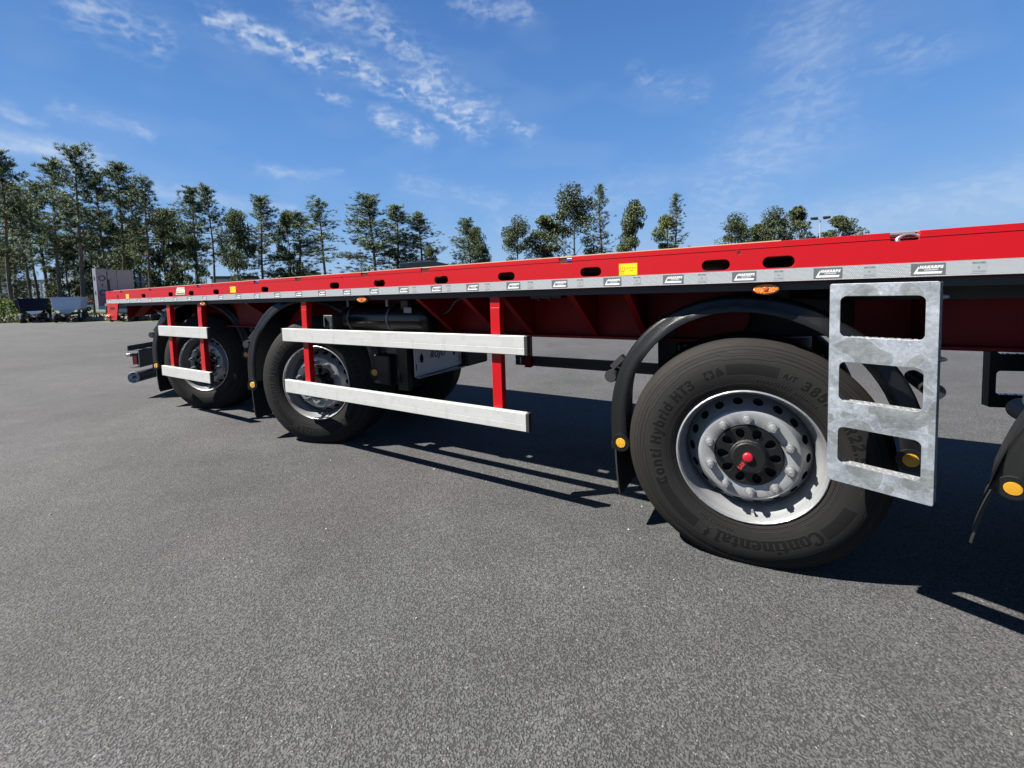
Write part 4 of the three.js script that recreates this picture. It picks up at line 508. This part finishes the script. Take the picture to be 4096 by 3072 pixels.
  const saf = canvasTex(256, 128, (c) => { c.fillStyle = '#1c1c1d'; c.fillRect(0, 0, 256, 128); c.fillStyle = '#e0202c'; c.font = 'bold 104px sans-serif'; c.fillText('SAF', 6, 104, 186); c.strokeStyle = '#e0202c'; c.lineWidth = 9; for (const r of [16, 32]) { c.beginPath(); c.arc(204, 58, r, -0.9, 0.5); c.stroke(); } });
  const lg = new THREE.PlaneGeometry(0.054, 0.026); const lp = part(cap, 'cap_lettering', lg, std({ map: saf, roughness: 0.5 })); lp.position.set(-0.026, -0.032, 0.0096); lp.rotation.z = 1.0;
  part(w, 'valve', [bar([0.02, -0.272, -0.07], [0.018, -0.262, -0.035], 0.006, 0.006), zcyl(0.006, -0.04, -0.025, 0.0178, -0.2605, 10)], T.nut);
  return w;
})();
// --- mudguards: a moulded half-round swept along the arch
function guardPath() { const pts = []; pts.push([-0.652, -0.055], [-0.656, 0.03]); for (let i = 0; i <= 40; i++) { const a = Math.PI * (1 - i / 40 * 0.985); pts.push([-0.055 + 0.602 * Math.cos(a) * (1 + 0.0 * i), 0.10 + 0.636 * Math.pow(Math.sin(a), 0.96)]); } pts.push([0.548, 0.085], [0.543, 0.045]); return pts; }
const mudguardGeo = (() => {
  const path = guardPath().map(([x, y]) => [x > -0.055 ? -0.055 + (x + 0.055) * 1.075 : x, y]), sec = [[-0.086, -0.004], [-0.086, 0.001], [-0.084, 0.003], [-0.056, 0.004], [-0.052, 0.0015], [-0.048, -0.001], [-0.022, -0.003], [-0.010, -0.008], [-0.003, -0.017], [0, -0.03], [0, -0.405], [-0.006, -0.405], [-0.008, -0.034], [-0.02, -0.018], [-0.05, -0.012], [-0.084, -0.009]], P = [], I = [], m = sec.length, n = path.length;
  for (let i = 0; i < n; i++) { const a = path[Math.max(0, i - 1)], b = path[Math.min(n - 1, i + 1)], dx = b[0] - a[0], dy = b[1] - a[1], L = Math.hypot(dx, dy), nx = -dy / L, ny = dx / L, bw = lerp(1.04, 0.88, Math.exp(-(((i - n / 2) / 11) ** 2))); for (const [d, z] of sec) P.push(path[i][0] + nx * d * (d < -0.0 ? bw : 1), path[i][1] + ny * d * (d < 0 ? bw : 1), z); }
  for (let i = 0; i + 1 < n; i++) for (let k = 0; k < m; k++) { const a = i * m + k, b = i * m + (k + 1) % m, c = a + m, d = b + m; I.push(a, b, d, a, d, c); }
  for (let k = 1; k + 1 < m; k++) I.push(0, k + 1, k, (n - 1) * m, (n - 1) * m + k, (n - 1) * m + k + 1);
  let g = new THREE.BufferGeometry(); g.setAttribute('position', new THREE.Float32BufferAttribute(P, 3)); g.setIndex(I); g.computeVertexNormals(); g = uvBox(toCreasedNormals(g.toNonIndexed(), 0.75)); return g;
})();
function mudguard(parent, flapTilt = 0) {
  const g = node(parent, 'mudguard', [0, 0, 0]); g.name = 'mudguard'; part(g, 'arch', mudguardGeo, T.plastic);
  const lobe = (x, y, r) => { const s = new THREE.Shape(); s.absarc(0, 0, r, 0, Math.PI * 2); return extrude(s, 0.006, 0.002, 20).translate(x, y, 0.0); };
  part(g, 'end_lobe', [lobe(-0.598, -0.022, 0.047), rspan(-0.648, -0.6, -0.062, -0.025, -0.004, 0.006, 0.003), lobe(0.534, 0.09, 0.045)], T.plastic);
  for (const [x, y] of [[-0.596, -0.022], [0.534, 0.092]]) part(g, 'reflector', lathe([[0.0255, 0.0], [0.0255, 0.010], [0.0235, 0.012], [0.0001, 0.0125]].reverse(), 28).translate(x, y, 0.0), T.reflector);
  part(g, 'fixing_tube', [zcyl(0.03, -0.32, -0.012, -0.655, 0.32, 24), zcyl(0.033, -0.04, -0.02, -0.655, 0.32, 24), bar([-0.66, 0.36, -0.08], [-0.6, 0.42, -0.08], 0.03, 0.05)], M.black); part(g, 'fixing_tube', zcyl(0.03, -0.32, -0.012, 0.60, 0.36, 24), M.black);
  const f = new THREE.BoxGeometry(0.008, 0.30, 0.37, 1, 8, 1), p = f.attributes.position; for (let i = 0; i < p.count; i++) { const t = (0.15 - p.getY(i)) / 0.3; p.setX(i, p.getX(i) + 0.02 * t * t); if (p.getY(i) < -0.12) p.setZ(i, p.getZ(i) * 0.94); } f.computeVertexNormals(); part(g, 'mud_flap', f.translate(-0.636, -0.175, -0.21), T.flap); return g;
}
const WZ = -0.065, WY = 0.507, TURN = 25 * Math.PI / 180;
function wheelAt(x, z, turn, k) { const w = wheelProto.clone(); trailer.add(w); w.position.set(x, WY * k, z); w.rotation.y = turn; w.scale.setScalar(k); return w; }
for (const [x, z, turn, k, lab] of [[0.004, -0.072, 0.1, 1.005, 'front wheel beside the galvanised step'], [1.36, 0.19, -0.33, 1, 'foremost wheel at the right edge'], [-3.33, -0.165, 0.35, 1.075, 'wheel behind the long side guard'], [-5.7, -0.29, 0.4, 1.09, 'rearmost wheel behind the short side guard']]) {
  const w = x > 1 ? wheelAt(1.52, -0.12, 0, k) : wheelAt(x, z, turn, k); w.userData.label = lab; const first = x > -1 && x < 1, h = node(trailer, 'mudguard', [first ? 0.014 : x, first ? WY : WY * k + (x > 1 ? 0.085 : 0), first ? WZ - 0.008 : z], first ? 0 : turn); h.scale.setScalar(first ? 1 : k); if (x > 1) { h.position.set(1.276, 0.434, 0.161); h.rotation.z = -0.3; h.scale.setScalar(0.88); } mudguard(h); for (const c of [...h.children[0].children]) h.add(c); h.remove(h.children.find((c) => c.isGroup));
}
for (const [x, z, t] of [[0.018, -1.8, 0], [2.1, -1.8, 0], [-3.5, -1.62, 0.385], [-6.2, -1.75, 0.4]]) wheelAt(x, z, Math.PI + t, 1);
for (const [a, b] of [[[-3.46, WY, -0.5], [-3.52, WY, -1.3]], [[-5.85, WY, -0.6], [-6.1, WY, -1.45]]]) part(trailer, 'axle', bar(a, b, 0.12, 0.12), M.black);
// --- marker lamps
for (const [x, s] of [[0.067, 1], [-2.484, 1.1], [-4.947, 1.15]]) {
  const l = node(trailer, 'marker_lamp', [x, 1.268, -0.028]); part(l, 'bracket', rspan(-0.05, 0.05, -0.01, 0.027, -0.012, -0.004, 0.003), T.red);
  const e = new THREE.Shape(); e.absellipse(0, 0, 0.048 * s, 0.0225, 0, Math.PI * 2); part(l, 'lens', extrude(e, 0.012, 0.006, 28).translate(0, 0, 0), T.amber); const e2 = new THREE.Shape(); e2.absellipse(0, 0, 0.051 * s, 0.0245, 0, Math.PI * 2); part(l, 'lamp_base', extrude(e2, 0.008, 0.002, 28).translate(0, 0, -0.007), M.black); part(l, 'bulb', lathe([[0.011, 0.014], [0.011, 0.0185], [0.007, 0.0205], [0.0001, 0.021]].reverse(), 20), phys({ color: lin(0.45, 0.07, 0.004), roughness: 0.15, clearcoat: 1 })); for (const q of [-1, 1]) part(l, 'screw', zcyl(0.0032, 0.008, 0.0165, q * 0.04 * s, 0, 10), T.nut);
}
// --- air tank with straps, work lamp
{
  const a = node(trailer, 'air_tank', [-2.66, 1.105, -0.36]); const pr = []; for (let i = 0; i <= 10; i++) { const t = i / 10 * Math.PI / 2; pr.push([0.115 * Math.sin(t), 0.5 + 0.07 * Math.cos(t)]); } for (let i = 10; i >= 0; i--) { const t = i / 10 * Math.PI / 2; pr.push([0.115 * Math.sin(t), -0.44 - 0.07 * Math.cos(t)]); } pr[0][0] = pr[pr.length - 1][0] = 0.0005;
  part(a, 'vessel', new THREE.LatheGeometry(pr.map((q) => new THREE.Vector2(q[0], q[1])), 40).rotateZ(-Math.PI / 2), M.blackGloss);
  for (const x of [-0.3, 0.17]) part(a, 'strap', [new THREE.TorusGeometry(0.1175, 0.0035, 6, 40).scale(1, 1, 4).rotateY(Math.PI / 2).translate(x, 0, 0), span(x - 0.013, x + 0.013, 0.1, 0.19, 0.1, 0.106)], T.strap);
  part(a, 'valve', [rspan(0.3, 0.38, 0.08, 0.15, 0.0, 0.09, 0.008), xcyl(0.012, 0.44, 0.6, 0.03, 0.02), xcyl(0.016, 0.5, 0.53, 0.03, 0.02)], M.black); part(a, 'plate', span(0.36, 0.44, 0.05, 0.09, 0.112, 0.114), T.panelGrey);
  part(trailer, 'brake_hose', tube([[-2.08, 1.135, -0.33], [-1.9, 1.16, -0.28], [-1.75, 1.24, -0.2], [-1.6, 1.27, -0.15]], 0.008), M.black); part(trailer, 'brake_hose', tube([[-1.44, 1.28, -0.3], [-1.5, 1.15, -0.32], [-1.5, 1.02, -0.38], [-1.4, 0.97, -0.44]], 0.007), M.black);
  part(trailer, 'junction_box', [rspan(-1.13, -0.93, 1.245, 1.285, -0.2, -0.12, 0.006), zcyl(0.006, -0.13, -0.11, -1.07, 1.238, 8), zcyl(0.006, -0.13, -0.11, -1.0, 1.238, 8)], M.black); part(trailer, 'number_plate', span(-1.02, -0.87, 1.232, 1.25, -0.47, -0.466), M.pale);
  const l = node(trailer, 'work_lamp', [-2.98, 1.1, -0.12]); part(l, 'housing', rspan(-0.06, 0.06, -0.055, 0.05, -0.06, 0.05, 0.012), M.black); part(l, 'lens', rspan(-0.066, -0.058, -0.045, 0.035, -0.05, 0.04, 0.003).rotateY(0.9), std({ color: lin(0.2, 0.21, 0.22), roughness: 0.25, metalness: 0.5 })); part(l, 'stand', [bar([0.01, -0.05, 0.03], [0.03, -0.125, 0.02], 0.02, 0.012), rspan(-0.06, 0.09, -0.135, -0.122, -0.01, 0.06, 0.003)], M.galv);
}
// --- cross panel with the maker's name behind the second wheel
{
  const g = node(trailer, 'cross_panel', [-2.44, 0, -0.47], Math.PI / 2 - 0.02); const s = new THREE.Shape(); s.moveTo(0.0, 0.61); s.lineTo(0.6, 0.625); s.lineTo(0.6, 0.86); s.lineTo(0.06, 0.9); s.lineTo(0.0, 0.84); s.closePath(); for (const [x, y, w, h] of [[0.085, 0.755, 0.024, 0.04], [0.5, 0.765, 0.02, 0.04]]) { const p = new THREE.Path(); p.absellipse(x, y, w, h, 0, 6.2832, true); s.holes.push(p); } for (const x of [0.02, 0.57]) { const p = new THREE.Path(); rrect(p, x - 0.008, x + 0.008, 0.66, 0.72, 0.007); s.holes.push(p); }
  part(g, 'panel', extrude(s, 0.006, 0.001), std({ color: lin(0.6, 0.6, 0.62), roughness: 0.5, metalness: 0.2 })); part(g, 'lower_lip', span(0.01, 0.6, 0.6, 0.612, 0.0, 0.05), T.panelGrey);
  const tx = canvasTex(512, 160, (c) => { c.clearRect(0, 0, 512, 160); c.fillStyle = '#0a0a0b'; c.font = 'italic bold 150px sans-serif'; c.fillText('ROJO', 20, 130, 470); }); part(g, 'lettering', new THREE.PlaneGeometry(0.27, 0.085).translate(0.3, 0.77, 0.0085), std({ map: tx, alphaMap: null, transparent: true, roughness: 0.6 }));
  part(trailer, 'spray_box', rspan(-2.5, -2.36, 0.60, 0.86, -1.42, -1.08, 0.02), T.plastic); part(trailer, 'spray_box', rspan(-2.84, -2.62, 0.54, 0.8, -0.5, -0.36, 0.02), T.plastic); part(trailer, 'spray_panel', span(-2.58, -2.47, 0.5, 0.95, -0.47, -0.42), T.plastic); part(trailer, 'spray_panel', bar([-2.6, 0.55, -0.42], [-2.66, 0.86, -0.44], 0.12, 0.02), M.blackGloss);
}
// --- rear end: hanging corner plate, end board, cross channel with tail lamp, underrun tube
{
  const s = new THREE.Shape(); s.moveTo(-7.666, 1.2955); s.lineTo(-7.676, 1.076); s.lineTo(-7.352, 1.076); s.lineTo(-7.255, 1.2955); s.closePath(); const c = part(trailer, 'corner_plate', uvBox(extrude(s, 0.01, 0.0015).translate(0, 0, -0.0115)), T.red);
  const tx = canvasTex(512, 160, (q) => { q.clearRect(0, 0, 512, 160); q.fillStyle = '#300206'; q.font = 'italic bold 150px sans-serif'; q.fillText('ROJO', 20, 130, 470); }); part(c, 'lettering', new THREE.PlaneGeometry(0.235, 0.052).translate(-7.465, 1.232, 0.0022), std({ map: tx, transparent: true, roughness: 0.5 }));
  const l = node(trailer, 'marker_lamp', [-7.6, 1.125, 0.002]); part(l, 'lens', lathe([[0.05, 0.0], [0.05, 0.03], [0.04, 0.05], [0.0001, 0.055]].reverse(), 24).scale(0.9, 0.6, 0.7), T.amber); part(c, 'slot', zcyl(0.012, -0.005, 0.0025, -7.46, 1.13, 12), M.black);
  const q = new THREE.Shape(); q.moveTo(0.1, 1.29); q.lineTo(0.62, 1.29); q.lineTo(0.62, 1.25); q.lineTo(0.36, 1.13); q.lineTo(0.1, 1.1); part(trailer, 'rear_bracket', extrude(q, 0.01).rotateY(Math.PI / 2).translate(-7.3, 0, 0), T.redIn); part(trailer, 'rear_bracket', bar([-7.25, 1.12, -0.2], [-6.9, 1.285, -0.22], 0.02, 0.09), T.redIn); part(trailer, 'stay', bar([-6.95, 1.2, -0.3], [-5.9, 0.95, -0.3], 0.03, 0.03), M.black);
  // the end board stands up behind the rear of the deck
  const b = node(trailer, 'end_board', [-8.0, 0, 0]); const w = new THREE.Shape(); w.moveTo(0, 1.27); w.lineTo(0.11, 1.27); w.lineTo(0.11, 1.79); w.lineTo(0, 1.79); w.closePath(); for (const y of [1.66, 1.455]) { const p = new THREE.Path(); p.absellipse(0.062, y, 0.030, 0.036, 0, 6.2832, true); w.holes.push(p); } { const p = new THREE.Path(); p.absellipse(0.06, 1.56, 0.009, 0.016, 0, 6.2832, true); w.holes.push(p); }
  part(b, 'post', [extrude(w, 0.006, 0.001).rotateY(Math.PI / 2).translate(0, 0, 0), span(-0.13, -0.001, 1.27, 1.8, -0.006, 0)], T.panelGrey); for (const y of [1.66, 1.455]) { part(b, 'lamp_glass', xcyl(0.029, -0.02, 0.004, y, -0.062, 24), T.panelGrey); part(b, 'lamp_ring', new THREE.TorusGeometry(0.034, 0.006, 8, 28).rotateY(Math.PI / 2).translate(0.006, y, -0.062), M.black); part(b, 'side_hole', xcyl(0.02, -0.002, 0.002, 0, 0, 20).rotateY(Math.PI / 2).scale(1.2, 1.6, 1).translate(-0.065, y, 0.001), M.black); }
  part(b, 'panel', [span(-0.04, -0.03, 1.29, 1.78, -0.42, -0.11), span(-0.03, -0.022, 1.31, 1.775, -0.42, -0.235), span(-0.03, -0.018, 1.645, 1.66, -0.235, -0.12), span(-0.03, -0.018, 1.44, 1.455, -0.235, -0.12)], T.panelGrey); part(b, 'cable', [tube([[-0.015, 1.76, -0.125], [-0.012, 1.6, -0.12], [-0.012, 1.5, -0.13], [-0.015, 1.42, -0.125]], 0.006), rspan(-0.025, -0.005, 1.47, 1.64, -0.145, -0.12, 0.005)], M.black); part(b, 'foot', [span(-0.02, 0.3, 1.27, 1.3, -0.08, -0.05)], T.panelGrey); part(b, 'lantern', [cyl(0.012, 0.02, 0.05, 12).translate(0.0, 1.815, -0.14), new THREE.TorusGeometry(0.028, 0.007, 8, 20).scale(1, 1.5, 1).rotateY(1.2).translate(0, 1.88, -0.14)], M.black);
  // bumper
  const ch = node(trailer, 'rear_channel', [-7.2, 0, -0.1], TURN + 0.3); part(ch, 'channel', [span(-0.05, 0.06, 0.66, 0.669, -1.5, 0), span(-0.07, -0.06, 0.66, 0.73, -1.5, 0), span(-0.06, 0.06, 0.43, 0.439, -1.5, 0), span(0.051, 0.06, 0.439, 0.66, -1.5, 0)], M.black); part(ch, 'edge', [span(-0.05, 0.06, 0.66, 0.669, 0, 0.002), span(-0.072, -0.062, 0.66, 0.725, 0, 0.002), span(-0.06, 0.06, 0.43, 0.439, 0, 0.002), span(0.051, 0.06, 0.439, 0.66, 0, 0.002)], M.galv); const tl = part(ch, 'tail_lamp', rspan(-0.04, 0.02, 0.47, 0.59, -0.3, -0.02, 0.01), T.redLens); part(tl, 'housing', rspan(0.02, 0.05, 0.45, 0.63, -0.3, -0.03, 0.006), M.black); const wl = part(ch, 'work_lamp', rspan(-0.1, -0.05, 0.58, 0.625, -0.08, -0.01, 0.006), T.chrome); part(wl, 'arm', rspan(-0.05, 0.03, 0.585, 0.62, -0.06, -0.02, 0.006), M.black);
  const tb = node(trailer, 'underrun_tube', [-7.27, 0.295, -0.1], TURN + 0.25); tb.scale.set(0.84, 0.84, 1); part(tb, 'tube', zcyl(0.088, -1.4, 0, 0, 0, 32), M.black); const cp = part(tb, 'end_cap', [lathe([[0.088, 0.0], [0.09, 0.006], [0.084, 0.009], [0.08, 0.004], [0.0001, 0.004]].reverse(), 36)], T.galv); const rt = canvasTex(256, 256, (q2) => { q2.clearRect(0, 0, 256, 256); q2.fillStyle = '#0a0a0a'; q2.font = 'italic bold 130px sans-serif'; q2.textAlign = 'center'; q2.save(); q2.translate(128, 168); q2.scale(1.25, 0.9); q2.fillText('R', 0, 0); q2.restore(); q2.fillRect(104, 10, 50, 18); q2.fillRect(108, 232, 44, 16); }); part(cp, 'lettering', new THREE.PlaneGeometry(0.156, 0.156).translate(0, 0, 0.006), std({ map: rt, transparent: true }));
}
// --- galvanised step on the near side and the black one on the far side
function step(name, x, z, turn, mat, treadMat, label) {
  const g = node(trailer, name, [x, 0, z], turn); g.userData.label = label; const s = new THREE.Shape(), W = 0.158; rrect(s, -W, W, 0.463, 1.282, 0.008); for (const [a, b] of [[1.068, 1.232], [0.805, 0.966], [0.545, 0.697]]) s.holes.push(rrect(new THREE.Path(), -0.123, 0.123, a, b, 0.022));
  part(g, 'face', uvBox(extrude(s, 0.004, 0.0012, 8).translate(0, 0, -0.004)), mat); part(g, 'side_plate', uvBox(rspan(W - 0.005, W - 0.0005, 0.466, 1.279, -0.06, -0.003, 0.0015)), mat); part(g, 'side_plate', uvBox(rspan(-W + 0.0005, -W + 0.005, 0.466, 1.279, -0.06, -0.003, 0.0015)), mat);
  for (const y of [1.066, 0.803, 0.543]) { const t = part(g, 'tread', uvBox(span(-W + 0.006, W - 0.006, y - 0.004, y, -0.056, -0.0045)), treadMat); const st = []; for (let k = 0; k < 13; k++) for (let j = 0; j < 2; j++) { const u = -0.14 + k * 0.0235 + (j & 1) * 0.011, v = -0.044 + j * 0.026; st.push(new RoundedBoxGeometry(0.017, 0.0026, 0.0048, 1, 0.0012).rotateY((k + j) & 1 ? 0.7 : -0.7).translate(u, y + 0.0008, v)); } part(t, 'tread_stud', st, treadMat); }
  for (const y of [1.0, 1.225]) part(g, 'bolt', [xcyl(0.011, W, W + 0.004, y, -0.04, 16), cyl(0.0085, 0.0085, 0.009, 6).rotateZ(Math.PI / 2).translate(W + 0.0085, y, -0.04), xcyl(0.005, W + 0.01, W + 0.018, y, -0.04, 10)], T.nut);
  return g;
}
{ const k = 0.952, st = step('step_ladder', 0.4205, 0.106, -20 * Math.PI / 180, T.galv, std({ color: lin(0.62, 0.63, 0.64), roughness: 0.32, metalness: 0.7 }), 'galvanised three rung step on the near side'); st.scale.set(k, 0.93, k); st.position.y = 0.0895; part(st, 'mounting_bracket', span(-0.14, 0.14, 1.245, 1.275, -0.16, -0.06), M.black); }
step('step_ladder', 1.41, -1.82, 0.25, M.black, M.blackGloss, 'black step on the far side');
renderer.render(scene, camera);
